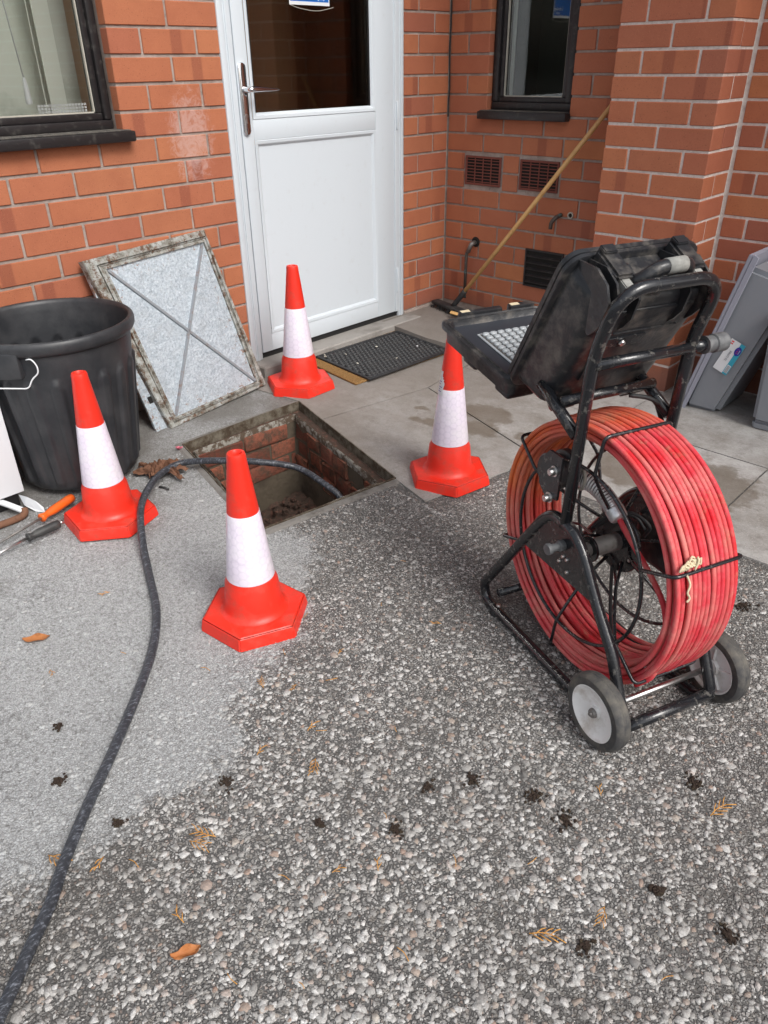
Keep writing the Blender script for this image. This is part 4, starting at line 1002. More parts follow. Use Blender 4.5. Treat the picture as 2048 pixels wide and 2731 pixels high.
# gusset plates
gus = [(.420,.283), (.345,.388), (.312,.408), (.254,.405), (.204,.372), (.148,.290), (.166,.281)]
def side_plate(name, P, x0, x1, m_, parent, bev=0.):
    bm = bmesh.new(); a = [bm.verts.new((x0, p[0], p[1])) for p in P]; b = [bm.verts.new((x1, p[0], p[1])) for p in P]
    bm.faces.new(a); bm.faces.new(b[::-1])
    for i in range(len(P)): bm.faces.new((a[i], b[i], b[(i+1) % len(P)], a[(i+1) % len(P)]))
    if bev:
        bmesh.ops.recalc_face_normals(bm, faces=bm.faces[:]); bmesh.ops.bevel(bm, geom=bm.edges[:], offset=bev, segments=2, affect='EDGES')
    return obj(name, bm_me(name, bm, True, 30), m_, parent)
def boltx(parent, v, w, x=-.122, r=.0062, ln_=.007, s=-1):
    obj('bolt', lathe('bolt', [(0, s*ln_), (r*.75, s*ln_), (r, s*ln_*.6), (r, 0)], 10, 'X'), 'steel', parent, (x, v, w))
for s in (-1, 1):
    gp_ = side_plate('gusset_plate', gus, s*A-.002, s*A+.002, 'black paint', cart)
    for v, w in ((.248,.335), (.273,.318), (.243,.305), (.262,.336)): boltx(gp_, v, w, s*(A+.002), .0045, .005, s)
    if s < 0:
        pt_ = obj('plunger', lathe('plunger', [(0,-.044), (.012,-.044), (.0135,-.041), (.0125,-.034), (.0095,-.032), (.0085,-.014), (.0125,-.012), (.0125,-.004), (.012,.0)], 16, 'X'), 'grey knob', gp_, (-A-.002,.268,.362))
# wheels
RW = .0873
for s in (-1, 1):
    w_ = obj('wheel', lathe('wheel', [(.060, -.016), (.064,-.0185), (.070,-.0195), (.0795,-.0185), (.0845,-.014), (.0868,-.006), (.0862,-.004), (.0862,-.002), (RW,0.), (.0862,.002), (.0862,.004), (.0868,.006), (.0845,.014), (.0795,.0185), (.070,.0195), (.064,.0185), (.060,.016)], 56, 'X'), 'tyre', cart, (s*.1655, .0396, RW))
    k = s
    obj('rim', lathe('rim', [(.0645, k*.0175), (.0635, k*.0188), (.0600, k*.0180), (.0575, k*.0155), (.050, k*.012), (.024, k*.006), (.0165, k*.0075), (.0155, k*.012), (.0, k*.012)], 48, 'X'), 'white rim', w_)
    obj('rim', lathe('rim', [(.0645, -k*.0175), (.0635, -k*.0188), (.0600, -k*.0175), (.0575, -k*.010), (.020, -k*.008), (.018, -k*.016), (.0, -k*.016)], 48, 'X'), 'white rim', w_)
    obj('hub_nut', lathe('hub_nut', [(0, k*.024), (.0045, k*.0235), (.0055, k*.020), (.0095, k*.019), (.011, k*.015), (.0115, k*.0115)], 14, 'X'), 'dull steel', w_)
    for q_ in range(5):
        a = q_*2*PI/5
        bm = box_bm(-.004,.004,-.0022,.0022,.020,.055,.0015); sp_ = obj('rim_spoke', bm_me('rim_spoke', bm), 'white rim', w_, (-k*.0105, 0, 0), (a, 0, 0))
# reel cage
RV, RWc, RR = .269, .329, .3045
def rp(u, ang, r): return (u, RV + r*math.cos(ang), RWc + r*math.sin(ang))
ring = lambda u, r: [rp(u, a, r) for a in np.linspace(0, 2*PI, 73)[:-1]]
tube('cage_ring', ring(-.088, .212), .0042, 'black paint', cart, 8, closed=True); tube('cage_ring', ring(.088, .212), .0042, 'black paint', cart, 8, closed=True)
PH = 2.7588
for i in range(6):
    a = PH - i*PI/3
    tube('cage_wire', fillet([rp(.024, a+.16, .050), rp(-.02, a+.10, .10), rp(-.060, a+.03, .16), rp(-.090, a, .212), rp(-.088, a, .3055), rp(.084, a, .3055), rp(.090, a, .212), rp(.055, a-.08, .12), rp(.030, a-.16, .050)], .014, 4), .0040, 'black paint', cart, 8)
sh_ = obj('hub_shaft', lathe('hub_shaft', [(0,-.118), (.016,-.118), (.016,-.045), (.021,-.042), (.021,.05), (.014,.052), (.014,.118), (0,.118)], 24, 'X'), 'worn steel', cart, (0, RV, RWc))
obj('hub_flange', lathe('hub_flange', [(.016,-.050), (.030,-.050), (.031,-.047), (.030,-.044), (.016,-.044)], 28, 'X'), 'black paint', sh_)
fl = obj('hub_flange', lathe('hub_flange', [(.016,.030), (.074,.030), (.076,.033), (.074,.036), (.016,.036)], 36, 'X'), 'black paint', sh_)
for a in (.5, 1.1, 3.6, 4.2): boltx(fl, .055*math.cos(a), .055*math.sin(a), .030, .004, .004)
bm = box_bm(.088, .150, .150, .285, .270, .400, .020, 3); 
obj('slip_ring_box', bm_me('slip_ring_box', bm), 'case plastic', cart)
tube('cable_loop', catmull([(.09,.27,.39), (.10,.24,.43), (.105,.19,.44), (.10,.155,.42), (.095,.16,.385)], 6), .0050, 'rubber', cart, 8)
tube('cable_loop', catmull([(-.02,.30,.36), (.0,.27,.405), (.03,.235,.42), (.05,.20,.40), (.06,.22,.36)], 6), .0040, 'rubber', cart, 8)
tube('cable_loop', catmull([(.0,.31,.35), (.02,.28,.39), (.05,.25,.40), (.07,.23,.37)], 6), .0038, 'rubber', cart, 8)
# coil of red cable: one long winding
V = []; Fc = []
RC = .0054
layers = [(.2985, 13), (.2885, 12), (.2785, 12), (.2690, 10)]
for li, (rl, nw) in enumerate(layers):
    for j in range(nw):
        u0 = -.072 + (j + .5*(li % 2))*.1415/(nw-.5*(li % 2) - (0 if li % 2 else 1))
        u0 = min(u0, .0725); ph = random.uniform(0, 6.28); am = random.uniform(.0003, .0012) * (1 + .5*li); rj = random.uniform(-.0012, .0012)*(1+li*.8)
        if li == 3: u0 += random.uniform(-.004, .004); rj -= random.uniform(0, .006)
        ph2 = random.uniform(0, 6.28); P = []
        loose = .010 if (j < 3 and li < 3) else 0
        for a in np.linspace(0, 2*PI, 97)[:-1]:
            sag = .0035*(li+1)*max(0, -math.sin(a))*(.3+random.random()*0)
            P.append(rp(u0 + am*2*math.sin(2*a+ph) + loose*.35*math.sin(a+1.2+j), a, rl + rj + am*math.sin(3*a+ph2) - loose*.3*(1+math.sin(a*1+j)) ))
        v, f = tube_geo(P, RC, 9, True, base=len(V)); V += v; Fc += f
cme = me_from('cable_coil', V, Fc, True); nl = len(V)//(96*9)
cme.attributes.new('strand', 'FLOAT', 'POINT').data.foreach_set('value', np.repeat(rng.random(nl)**2.2, 96*9).astype(np.float32))
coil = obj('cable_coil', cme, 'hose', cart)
# camera head, spring and free end of the cable
bmg = side_plate('guide_bracket', [(.305,.455), (.300,.560), (.345,.560), (.372,.530), (.372,.470), (.350,.450)], -A-.006, -A+.000, 'black paint', cart)
for v, w in ((.322,.520), (.330,.452)): 
    boltx(bmg, v, w, -A-.006, .0095, .014); obj('washer', lathe('washer', [(.0095,-.002), (.0125,-.002), (.0125,0)], 16, 'X'), 'steel', bmg, (-A-.006, v, w))
obj('guide_roller', lathe('guide_roller', [(0,-.032), (.040,-.032), (.044,-.028), (.044,-.010), (.036,-.006), (.036,.006), (.044,.010), (.044,.026), (.040,.030), (0,.030)], 32, 'X'), 'case plastic', bmg, (-.078, .366, .492))
obj('guide_ring', tubes('guide_ring', [[(.028*math.cos(a)*.3, .0+.028*math.cos(a), .028*math.sin(a)) for a in np.linspace(0, 2*PI, 25)[:-1]]], .0042, 8, True), 'tape', bmg, (-.03, .352, .470))
sp = [(-.085,.400,.470), (-.060,.382,.471), (-.036,.358,.469), (-.020,.325,.464), (-.015,.290,.456), (-.015,.260,.444), (-.015,.243,.434)]
ctr = catmull(sp, 14); tot = len(ctr); helix = []
turns = 27; upv = None
for i in range(tot-1):
    a, b = ctr[i], ctr[i+1]
    for k in range(4):
        t = (i+k/4)/(tot-1); p = a.lerp(b, k/4); tg = (b-a).normalized()
        s1_ = tg.cross(Vector((0,0,1))).normalized(); s2_ = tg.cross(s1_); an = t*turns*2*PI
        helix.append(p + (s1_*math.cos(an)+s2_*math.sin(an))*.0158)
# finer helix
hx = []
N_ = turns*14
for i in range(N_+1):
    t = i/N_*(tot-1-1e-6); a, b = ctr[int(t)], ctr[int(t)+1]; p = a.lerp(b, t-int(t)); tg = (ctr[min(int(t)+2, tot-1)]-ctr[max(int(t)-1, 0)]).normalized()
    s1_ = tg.cross(Vector((0,0,1))).normalized(); s2_ = tg.cross(s1_); an = i/14*2*PI
    hx.append(p + (s1_*math.cos(an)+s2_*math.sin(an))*.0180)
tube('camera_spring', hx, .0029, 'spring steel', cart, 7)
tube('spring_core', ctr, .0165, 'void', cart, 12)
tip = [Vector((-.015,.247,.4365)), Vector((-.015,.224,.422))]; dt_ = (tip[1]-tip[0])
tube('spring_cap', [tip[0]+dt_*t for t in (0,.1,.35,.65,.85,.96,1.0,1.01)], lambda f: .0212*math.sqrt(max(.02, 1-max(0, f-.35)**2/.43)), 'spring steel', cart, 22)
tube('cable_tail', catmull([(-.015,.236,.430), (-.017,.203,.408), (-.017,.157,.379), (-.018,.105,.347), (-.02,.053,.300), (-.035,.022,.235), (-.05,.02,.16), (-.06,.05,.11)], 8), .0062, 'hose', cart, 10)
# fraying cloth tie
rgt = []
for i in range(5):
    a0 = PH + random.uniform(.07, .10) - 0; rgt.append(catmull([rp(-.080+i*.005, PH-.03, .309), rp(-.072+i*.006, PH-.065-.01*i, .312+random.uniform(0,.004)), rp(-.060+i*.007, PH-.045, .312), rp(-.045+i*.004, PH-.085, .314)], 4))
rgt.append(catmull([rp(-.064, PH+.0, .310), rp(-.060, PH+.06, .312), rp(-.066, PH+.11, .311), rp(-.060, PH+.15, .310), rp(-.066, PH+.175, .309)], 4))
rgt.append(catmull([rp(-.046, PH-.02, .312), rp(-.040, PH-.07, .318), rp(-.040, PH-.10, .318)], 4))
obj('cloth_tie', tubes('cloth_tie', rgt, .0022, 6), 'cloth strip', cart)
obj('brass_gland', lathe('brass_gland', [(0,-.016), (.009,-.016), (.009,-.010), (.013,-.009), (.013,-.004), (.010,-.003), (.010,.002), (.013,.003), (.013,.008), (.009,.009), (.009,.016), (0,.016)], 14, 'X'), 'steel', cart, (-.045,.035,.170), (0, .5, .4))
gt = tube('plug_lead', catmull([(.02,.26,.27), (.02,.25,.20), (.02,.235,.13), (.03,.215,.07), (.05,.20,.035), (.06,.19,.022)], 6), .0042, 'rubber', cart, 8)
def ribbed(name, p, q_, r, n, m_, parent):
    p, q_ = Vector(p), Vector(q_); d = q_-p; ln_ = d.length; prof = [(0,0), (r*.8,0)]
    for i in range(n): z = ln_*(i+.5)/n; prof += [(r, z-ln_/n*.45), (r, z+ln_/n*.2), (r*.84, z+ln_/n*.25), (r*.84, z+ln_/n*.45)]
    prof += [(0, ln_)]
    o = obj(name, lathe(name, prof, 16), m_, parent, tuple(p)); o.rotation_euler = d.to_track_quat('Z', 'Y').to_euler(); return o
ribbed('plug', (.06,.19,.020), (.100,.160,.020), .0175, 3, 'dark handle', cart); ribbed('plug', (.103,.157,.020), (.150,.122,.020), .0165, 4, 'dark handle', cart)
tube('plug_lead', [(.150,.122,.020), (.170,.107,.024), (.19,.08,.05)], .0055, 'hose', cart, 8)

# ------------------------------------------------------------ open hard case resting on the trolley
case = thing('equipment_case', 'scuffed black hard case standing open on the trolley, showing a silver keypad', 'case', CO_, CYAW)
Ab, Bb, Rb, Rt = Vector((.240,.899)), Vector((.398,.630)), Vector((.502,.670)), Vector((.343,.957))
e2 = (Rb-Rt).normalized(); n2 = Vector((-e2.y, e2.x)); n2 = n2 if n2.x > 0 else -n2
U0, U1 = -.135, .168
bm = bmesh.new()
def vv(u, p): return bm.verts.new((u, p.x, p.y))
q1 = [vv(U0+.016, Ab), vv(U0+.014, Bb), vv(U0, Rb-n2*.004), vv(U0, Rt-n2*.004)]; q2 = [vv(U1-.016, Ab), vv(U1-.014, Bb), vv(U1, Rb-n2*.004), vv(U1, Rt-n2*.004)]
bm.faces.new(q1); bm.faces.new(q2[::-1])
for i in range(4): bm.faces.new((q1[i], q2[i], q2[(i+1) % 4], q1[(i+1) % 4]))
bmesh.ops.recalc_face_normals(bm, faces=bm.faces[:])
bmesh.ops.bevel(bm, geom=[e for e in bm.edges if any(v in (q1[0], q1[1], q2[0], q2[1]) for v in e.verts)], offset=.034, segments=7, profile=.5, affect='EDGES')
obj('back_shell', bm_me('back_shell', bm, True, 40), 'case plastic', case)
def slabuv(name, p, q_, th0, th1, u0, u1, m_, parent=case, bev=.004, seg=2):
    """box along p->q (v,w), thickness th0..th1 along n2, width u0..u1"""
    P = [p+n2*th0, q_+n2*th0, q_+n2*th1, p+n2*th1]; b = bmesh.new()
    a = [b.verts.new((u0, x.x, x.y)) for x in P]; c = [b.verts.new((u1, x.x, x.y)) for x in P]
    b.faces.new(a); b.faces.new(c[::-1])
    for i in range(4): b.faces.new((a[i], c[i], c[(i+1) % 4], a[(i+1) % 4]))
    bmesh.ops.recalc_face_normals(b, faces=b.faces[:])
    if bev: bmesh.ops.bevel(b, geom=b.edges[:], offset=bev, segments=seg, affect='EDGES')
    return obj(name, bm_me(name, b, True, 40), m_, parent)
def rimring(th0, th1, grow_, rad, inner=None):
    b = bmesh.new(); x0, x1, y0, y1 = U0-grow_, U1+grow_, -grow_-.004, (Rb-Rt).length+grow_
    P = []
    for cx0, cy0, a0 in ((x1-rad, y1-rad, 0), (x0+rad, y1-rad, PI/2), (x0+rad, y0+rad, PI), (x1-rad, y0+rad, 1.5*PI)):
        for k in range(7): a_ = a0+k*PI/12; P.append((cx0+rad*math.cos(a_), cy0+rad*math.sin(a_)))
    def lay(th, d):
        out = []; cxm, cym = (x0+x1)/2, (y0+y1)/2
        for x, y in P:
            x2, y2 = x-math.copysign(d, x-cxm), y-math.copysign(d, y-cym); q_ = Rt+e2*y2+n2*th; out.append(b.verts.new((x2, q_.x, q_.y)))
        return out
    Ls = [lay(th0, .0025), lay(th0+.002, 0), lay(th1-.002, 0), lay(th1, .0025)]
    for A_, B_ in zip(Ls, Ls[1:]):
        for i in range(len(P)): b.faces.new((A_[i], A_[(i+1) % len(P)], B_[(i+1) % len(P)], B_[i]))
    b.faces.new(Ls[0]); b.faces.new(Ls[-1][::-1])
    obj('rim', bm_me('rim', b, True, 40), 'case plastic', case)
rimring(-.016, -.004, .012, .040); rimring(-.002, .012, .009, .038)
slabuv('screen_panel', Rt+e2*.02, Rb-e2*.02, .0125, .0135, U0+.02, U1-.02, 'gasket', bev=0)
# raised band across the back, stacking ribs
eb = (Bb-Ab).normalized(); nb = Vector((-eb.y, eb.x)); nb = -nb if nb.x > 0 else nb
def backbox(name, s0, s1, t0, t1, u0, u1, m_='case plastic', bev=.003, parent=case):
    b = bmesh.new(); P = [Ab+eb*s0+nb*t0, Ab+eb*s1+nb*t0, Ab+eb*s1+nb*t1, Ab+eb*s0+nb*t1]
    a = [b.verts.new((u0, x.x, x.y)) for x in P]; c = [b.verts.new((u1, x.x, x.y)) for x in P]
    b.faces.new(a); b.faces.new(c[::-1])
    for i in range(4): b.faces.new((a[i], c[i], c[(i+1) % 4], a[(i+1) % 4]))
    bmesh.ops.recalc_face_normals(b, faces=b.faces[:])
    if bev: bmesh.ops.bevel(b, geom=b.edges[:], offset=bev, segments=3, affect='EDGES')
    return obj(name, bm_me(name, b, True, 40), m_, parent)
backbox('raised_panel', .028, .225, -.006, .0045, U0+.058, U1-.055, bev=.0042)
backbox('stiffener', .085, .088, .002, .007, U0+.075, U1-.07, bev=.0012)
bk = backbox('mounting_bracket', .098, .124, .004, .0085, -.085, .028, 'black paint', .001)
bb_ = Ab+eb*.111+nb*.010; obj('bolt', lathe('bolt', [(0,.006), (.006,.005), (.0075,.002), (.0075,0)], 12), 'steel', bk, (-.027, bb_.x, bb_.y), (Vector((0, nb.x, nb.y))).to_track_quat('Z', 'Y').to_euler())
for u in (-.075, .115):
    pb = Bb - eb*.012 + nb*.003
    o = obj('corner_lug', lathe('corner_lug', [(0,.006), (.010,.006), (.012,.010), (.030,.009), (.034,.004), (.036,-.012)], 24), 'case plastic', case, (u, pb.x, pb.y)); o.rotation_euler = Vector((0, nb.x*.6-.0, nb.y*.6-.6)).to_track_quat('Z', 'Y').to_euler(); o.scale = (.62, 1.15, 1)
# fins either side of the latches
te = (Rt-Ab).normalized(); tn = -eb      # along the top face; outward
def fin(u, s0=.078):
    P = [Rt-e2*.002-n2*.010, Rt-e2*.010-n2*.014, Ab+te*.055-eb*.032, Ab+te*.016-eb*.027, Ab-eb*.006+nb*.010, Ab+eb*.035+nb*.019, Ab+eb*.06+nb*.013, Ab+eb*s0+nb*.0045, Ab+eb*s0-nb*.004, Ab+te*.04+eb*.01]
    b = bmesh.new(); a = [b.verts.new((u-.0026, x.x, x.y)) for x in P]; c = [b.verts.new((u+.0026, x.x, x.y)) for x in P]
    b.faces.new(a); b.faces.new(c[::-1])
    for i in range(len(P)): b.faces.new((a[i], c[i], c[(i+1) % len(P)], a[(i+1) % len(P)]))
    obj('fin', bm_me('fin', b, False), 'case plastic', case)
for u in (-.122, -.100, -.053, .070, .117): fin(u)
tq = Vector((0, tn.x, tn.y)).to_track_quat('Z', 'Y').to_euler()
def topbox(name, u0, u1, s0, s1, h0, h1, m_, parent=case, bev=.002):
    b = bmesh.new(); P = [Ab+te*s0-eb*h0, Ab+te*s1-eb*h0, Ab+te*s1-eb*h1, Ab+te*s0-eb*h1]
    a = [b.verts.new((u0, x.x, x.y)) for x in P]; c = [b.verts.new((u1, x.x, x.y)) for x in P]
    b.faces.new(a); b.faces.new(c[::-1])
    for i in range(4): b.faces.new((a[i], c[i], c[(i+1) % 4], a[(i+1) % 4]))
    bmesh.ops.recalc_face_normals(b, faces=b.faces[:])
    if bev: bmesh.ops.bevel(b, geom=b.edges[:], offset=bev, segments=2, affect='EDGES')
    return obj(name, bm_me(name, b, True, 40), m_, parent)
for u in (-.077, .094):
    lt = topbox('latch', u-.021, u+.021, .024, .102, .004, .036, 'case plastic', bev=.005)
    topbox('latch_button', u-.011, u+.010, .002, .026, .006, .028, 'worn grip', lt)
    topbox('latch_pad', u-.016, u+.014, .082, .104, .030, .042, 'case plastic', lt)
    topbox('latch_pivot', u-.021, u+.021, .008, .020, -.004, .006, 'gasket', lt)
hp0 = lambda u, s, h_: (u, (Ab+te*s-eb*h_).x, (Ab+te*s-eb*h_).y)
hnd = tube('carry_handle', fillet([hp0(-.052,.040,.0), hp0(-.050,.016,.026), hp0(-.022,.016,.054), hp0(.045,.016,.056), hp0(.064,.020,.028), hp0(.066,.040,.0)], .018, 6), .0138, 'case plastic', case, 14)
tube('grip_tape', [hp0(-.006,.016,.0544), hp0(.018,.016,.0551), hp0(.036,.016,.0557)], .0149, 'worn grip', hnd, 16)
vpos = Ab+te*.018-eb*.0015
o = obj('pressure_valve', lathe('pressure_valve', [(0,.008), (.011,.008), (.013,.006), (.0135,.003), (.017,.0025), (.0175,-.002)], 24), 'dark handle', case, (-.002, vpos.x, vpos.y), tq)
# lower half (tray) with keypad
Ht = Vector((.503,.664)); ft = Vector((.832,.714)); tt = (ft-Ht).normalized(); tm = Vector((-tt.y, tt.x)); TL_ = (ft-Ht).length
MT = Matrix(((1,0,0,0), (0,tt.x,tm.x,Ht.x), (0,tt.y,tm.y,Ht.y), (0,0,0,1)))
def tray(name, bm, m_, parent=case, ang=40):
    for v in bm.verts: v.co = MT @ v.co
    return obj(name, bm_me(name, bm, True, ang), m_, parent)
bm = bmesh.new()
o4 = [(U0-.006, -.005), (U1+.006, -.005), (U1+.006, TL_), (U0-.006, TL_)]
def rr4(P, r, z, n=5):
    out = []
    x0, y0, x1, y1 = P[0][0], P[0][1], P[2][0], P[2][1]
    for cx0, cy0, a0 in ((x1-r, y1-r, 0), (x0+r, y1-r, PI/2), (x0+r, y0+r, PI), (x1-r, y0+r, 1.5*PI)):
        for k in range(n+1): a = a0+k*PI/2/n; out.append(bm.verts.new((cx0+r*math.cos(a), cy0+r*math.sin(a), z)))
    return out
def insq(P, d): return [(P[0][0]+d, P[0][1]+d), (P[1][0]-d, P[1][1]+d), (P[2][0]-d, P[2][1]-d), (P[3][0]+d, P[3][1]-d)]
rings = [rr4(insq(o4, .030), .02, -.052), rr4(insq(o4, .014), .024, -.046), rr4(insq(o4, .010), .026, -.014), rr4(o4, .030, -.011), rr4(insq(o4, -.001), .030, -.004), rr4(o4, .029, .001), rr4(insq(o4, .006), .026, .003), rr4(insq(o4, .008), .025, -.001), rr4(insq(o4, .012), .023, -.001), rr4(insq(o4, .014), .022, .002), rr4(insq(o4, .017), .021, .002), rr4(insq(o4, .020), .020, -.006), rr4(insq(o4, .026), .016, -.014)]
for a, b in zip(rings, rings[1:]):
    for i in range(len(a)): bm.faces.new((a[i], a[(i+1) % len(a)], b[(i+1) % len(b)], b[i]))
bm.faces.new(rings[0][::-1]); bm.faces.new(rings[-1])
tray('tray', bm, 'case plastic')
fr_ = tray('inner_panel', box_bm(U0+.022, U1-.022, .022, TL_-.024, -.0145, -.0125, .001), 'case inside')
kp = tray('keypad', box_bm(U0+.060, U1-.035, .030, TL_-.085, -.0125, -.0085, .0015), 'keys')
kx0, kx1, ky0, ky1 = U0+.066, U1-.041, .036, TL_-.091; nkx, nky = 9, 11
tray('key_bed', box_bm(kx0-.001, kx1+.001, ky0-.001, ky1+.001, -.0086, -.0080, 0), 'dull steel', kp)
km = bm_me('key', box_bm(-.0088, .0088, -.0068, .0068, -.004, .0045, .0028), True, 40); km.materials.append(M['keys'])
RT_ = MT.to_3x3().to_euler()
for i in range(nkx):
    for j in range(nky):
        p = MT @ Vector((kx0+(i+.5)*(kx1-kx0)/nkx, ky0+(j+.5)*(ky1-ky0)/nky, -.0055))
        o = bpy.data.objects.new('key', km); C.objects.link(o); o.parent = kp; o.location = p; o.rotation_euler = RT_
for u0, u1, s0, s1 in ((-.075, .05, TL_-.002, TL_+.016), (.075, .15, TL_-.002, TL_+.018)):
    lp_ = tray('latch_lip', box_bm(u0, u1, s0, s1, -.012, .010, .003, 2), 'case plastic')
    tray('paint_scuff', box_bm(u0+.004, u0+.03, s0+.004, s1-.002, .0102, .0106, 0), 'cloth strip', lp_)
for u, s in ((-.09,.05), (-.09,.20), (-.06, .115)):
    tray('underside_lug', box_bm(u-.03, u+.05, s-.03, s+.03, -.066, -.045, .009, 3), 'case plastic')

# ------------------------------------------------------------ grey plastic storage boxes
tote = thing('storage_box', 'grey plastic storage box tipped on end, with a white and blue 32 litre label', 'storage box', (1.70, -.16, -.09))
TO = Vector((1.70, -.16, -.09))
def hull(name, P8, m_, parent, org, bev, seg=4):
    bm = bmesh.new(); v = [bm.verts.new(Vector(p)-org) for p in P8]
    for f in ((0,1,2,3), (7,6,5,4), (0,4,5,1), (1,5,6,2), (2,6,7,3), (3,7,4,0)): bm.faces.new([v[i] for i in f])
    bmesh.ops.recalc_face_normals(bm, faces=bm.faces[:])
    if bev: bmesh.ops.bevel(bm, geom=bm.edges[:], offset=bev, segments=seg, affect='EDGES')
    return obj(name, bm_me(name, bm, True, 40), m_, parent)
yf, yb = -.312, -.022
hull('body', [(1.562,yf,-.094), (1.700,yf+.012,-.099), (1.885,yf+.012,.452), (1.698,yf,.500), (1.562,yb,-.094), (1.700,yb-.01,-.099), (1.885,yb-.01,.452), (1.698,yb,.500)], 'grey tote', tote, TO, .018)
hull('flange', [(1.546,yf-.016,-.088), (1.562,yf-.016,-.094), (1.715,yf-.016,.540), (1.698,yf-.016,.545), (1.546,yb+.012,-.088), (1.562,yb+.012,-.094), (1.715,yb+.012,.540), (1.698,yb+.012,.545)], 'tote rim', tote, TO, .003, 2)
hull('flange_lip', [(1.560,yf-.019,-.098), (1.578,yf-.019,-.098), (1.736,yf-.019,.536), (1.716,yf-.019,.545), (1.560,yf-.0155,-.098), (1.578,yf-.0155,-.098), (1.736,yf-.0155,.536), (1.716,yf-.0155,.545)], 'tote rim', tote, TO, .001, 1)
# label
L4, L1_, L3_ = Vector((1.650,yf-.0006,.098)), Vector((1.699,yf-.0006,.227)), Vector((1.711,yf-.0006,.078))
la = (L1_-L4); ll = la.length; la.normalize(); lb = (L3_-L4); lb = (lb - la*lb.dot(la)); lw = .060; lb.normalize(); lnn = Vector((0,-1,0))
def labelbox(name, a0, a1, b0, b1, h0, m_, parent):
    bm = bmesh.new(); P = [L4-TO+la*a+lb*b+lnn*h0 for a, b in ((a0,b0), (a1,b0), (a1,b1), (a0,b1))]
    bm.faces.new([bm.verts.new(p) for p in P]); return obj(name, bm_me(name, bm, False), m_, parent)
lab = labelbox('label', 0, ll, 0, .062, .0008, 'sticker white', tote)
labelbox('colour_band', 0, ll, .042, .062, .0014, 'sticker teal', lab)
labelbox('barcode_panel', .008, .042, .0445, .0595, .0020, 'sticker white', lab)
for i in range(9): labelbox('bar', .010+i*.0034, .0115+i*.0034, .046, .058, .0026, 'ink', lab)
labelbox('flag', .118, .132, .006, .016, .0016, 'sticker red', lab); labelbox('flag_bar', .1235, .1265, .006, .016, .0020, 'sticker white', lab)
eb_ = bmesh.new(); cpt = L4-TO+la*.105+lb*.048+lnn*.0022
eb_.faces.new([eb_.verts.new(cpt+la*.019*math.cos(a)+lb*.0125*math.sin(a)) for a in np.linspace(0, 2*PI, 33)[:-1]])
obj('oval', bm_me('oval', eb_, False), 'sticker blue', lab)
def labeltext(s, size, a, b, m_, h_=.003, flip=1):
    me = text_mesh(s, size, .0001); x = la*flip; y = -lb*flip; z = lnn
    if x.cross(y).dot(z) < 0: y = -y
    o = obj('lettering', me, m_, lab); p = L4-TO+la*a+lb*b+lnn*h_
    o.matrix_local = Matrix(((x.x,y.x,z.x,p.x),(x.y,y.y,z.y,p.y),(x.z,y.z,z.z,p.z),(0,0,0,1)))
labeltext('32 LITRE', .0125, .072, .026, 'ink'); labeltext('2 in 1', .010, .105, .046, 'sticker red'); labeltext('storage', .006, .105, .053, 'sticker white')
t2 = thing('storage_box', 'second grey plastic storage box, cut off by the right edge of the picture', 'storage box', (2.0, -.2, -.1)); T2 = Vector((2.0,-.2,-.1))
hull('body', [(1.852,-.352,-.068), (2.20,-.352,-.068), (2.225,-.362,.352), (1.838,-.362,.352), (1.852,-.06,-.068), (2.20,-.06,-.068), (2.225,-.05,.352), (1.838,-.05,.352)], 'grey tote', t2, T2, .016)
hull('base', [(1.857,-.346,-.099), (2.195,-.346,-.099), (2.20,-.349,-.060), (1.853,-.349,-.060), (1.857,-.065,-.099), (2.195,-.065,-.099), (2.20,-.062,-.060), (1.853,-.062,-.060)], 'grey tote', t2, T2, .010)
hull('flange', [(1.826,-.374,.338), (2.238,-.374,.338), (2.238,-.374,.356), (1.826,-.374,.356), (1.834,-.04,.338), (2.238,-.04,.338), (2.238,-.04,.356), (1.834,-.04,.356)], 'tote rim', t2, T2, .003)

# ------------------------------------------------------------ left edge things: white cabinet, hose end, tools
wc = thing('white_cabinet', 'corner of a plain white cabinet at the left edge, beside the dustbin', 'cabinet', (.31, -2.84, -.02))
obj('body', bm_me('body', box_bm(-.035,.043,-.28,.270,.0,.85,.003,2), True), 'white paint', wc)
obj('bracket', bm_me('bracket', box_bm(-.03,.02,-.02,.255,-.055,-.001,.004,2), True), 'gasket', wc)
wp = thing('white_pipe', 'short white pipe with a brown rubber hose end under the white cabinet', 'pipe', (.36, -2.66, -.05))
tube('pipe', catmull([(-.06,-.01,.025), (-.01,.02,.012), (.045,.055,-.010)], 6), .010, 'sticker white', wp, 12)
tube('hose', catmull([(.040,.058,-.004), (.052,.050,-.016), (.060,.02,-.018), (.058,-.04,-.018), (.050,-.12,-.018)], 6), .0115, 'brown cloth', wp, 12)
bd = thing('trowel', 'small pale metal blade standing under the corner of the white cabinet', 'trowel', (.40, -2.575, -.082))
bm = bmesh.new(); P = [(0,.026,0), (.016,.020,.012), (.022,.006,.035), (.018,-.008,.056), (.002,-.016,.062), (-.02,-.012,.055), (-.028,-.002,.045)]
P = [(-.055,-.012,.052), (-.015,-.004,.056), (.006,.012,.042), (.022,.026,.018), (.026,.024,.002), (.004,.006,.004), (-.03,-.012,.022)]
f = bm.faces.new([bm.verts.new(p) for p in P]); r_ = bmesh.ops.extrude_face_region(bm, geom=[f])
for e in r_['geom']:
    if isinstance(e, bmesh.types.BMVert): e.co += Vector((.001,-.002,.0015))
obj('blade', bm_me('blade', bm, False), 'white paint', bd)
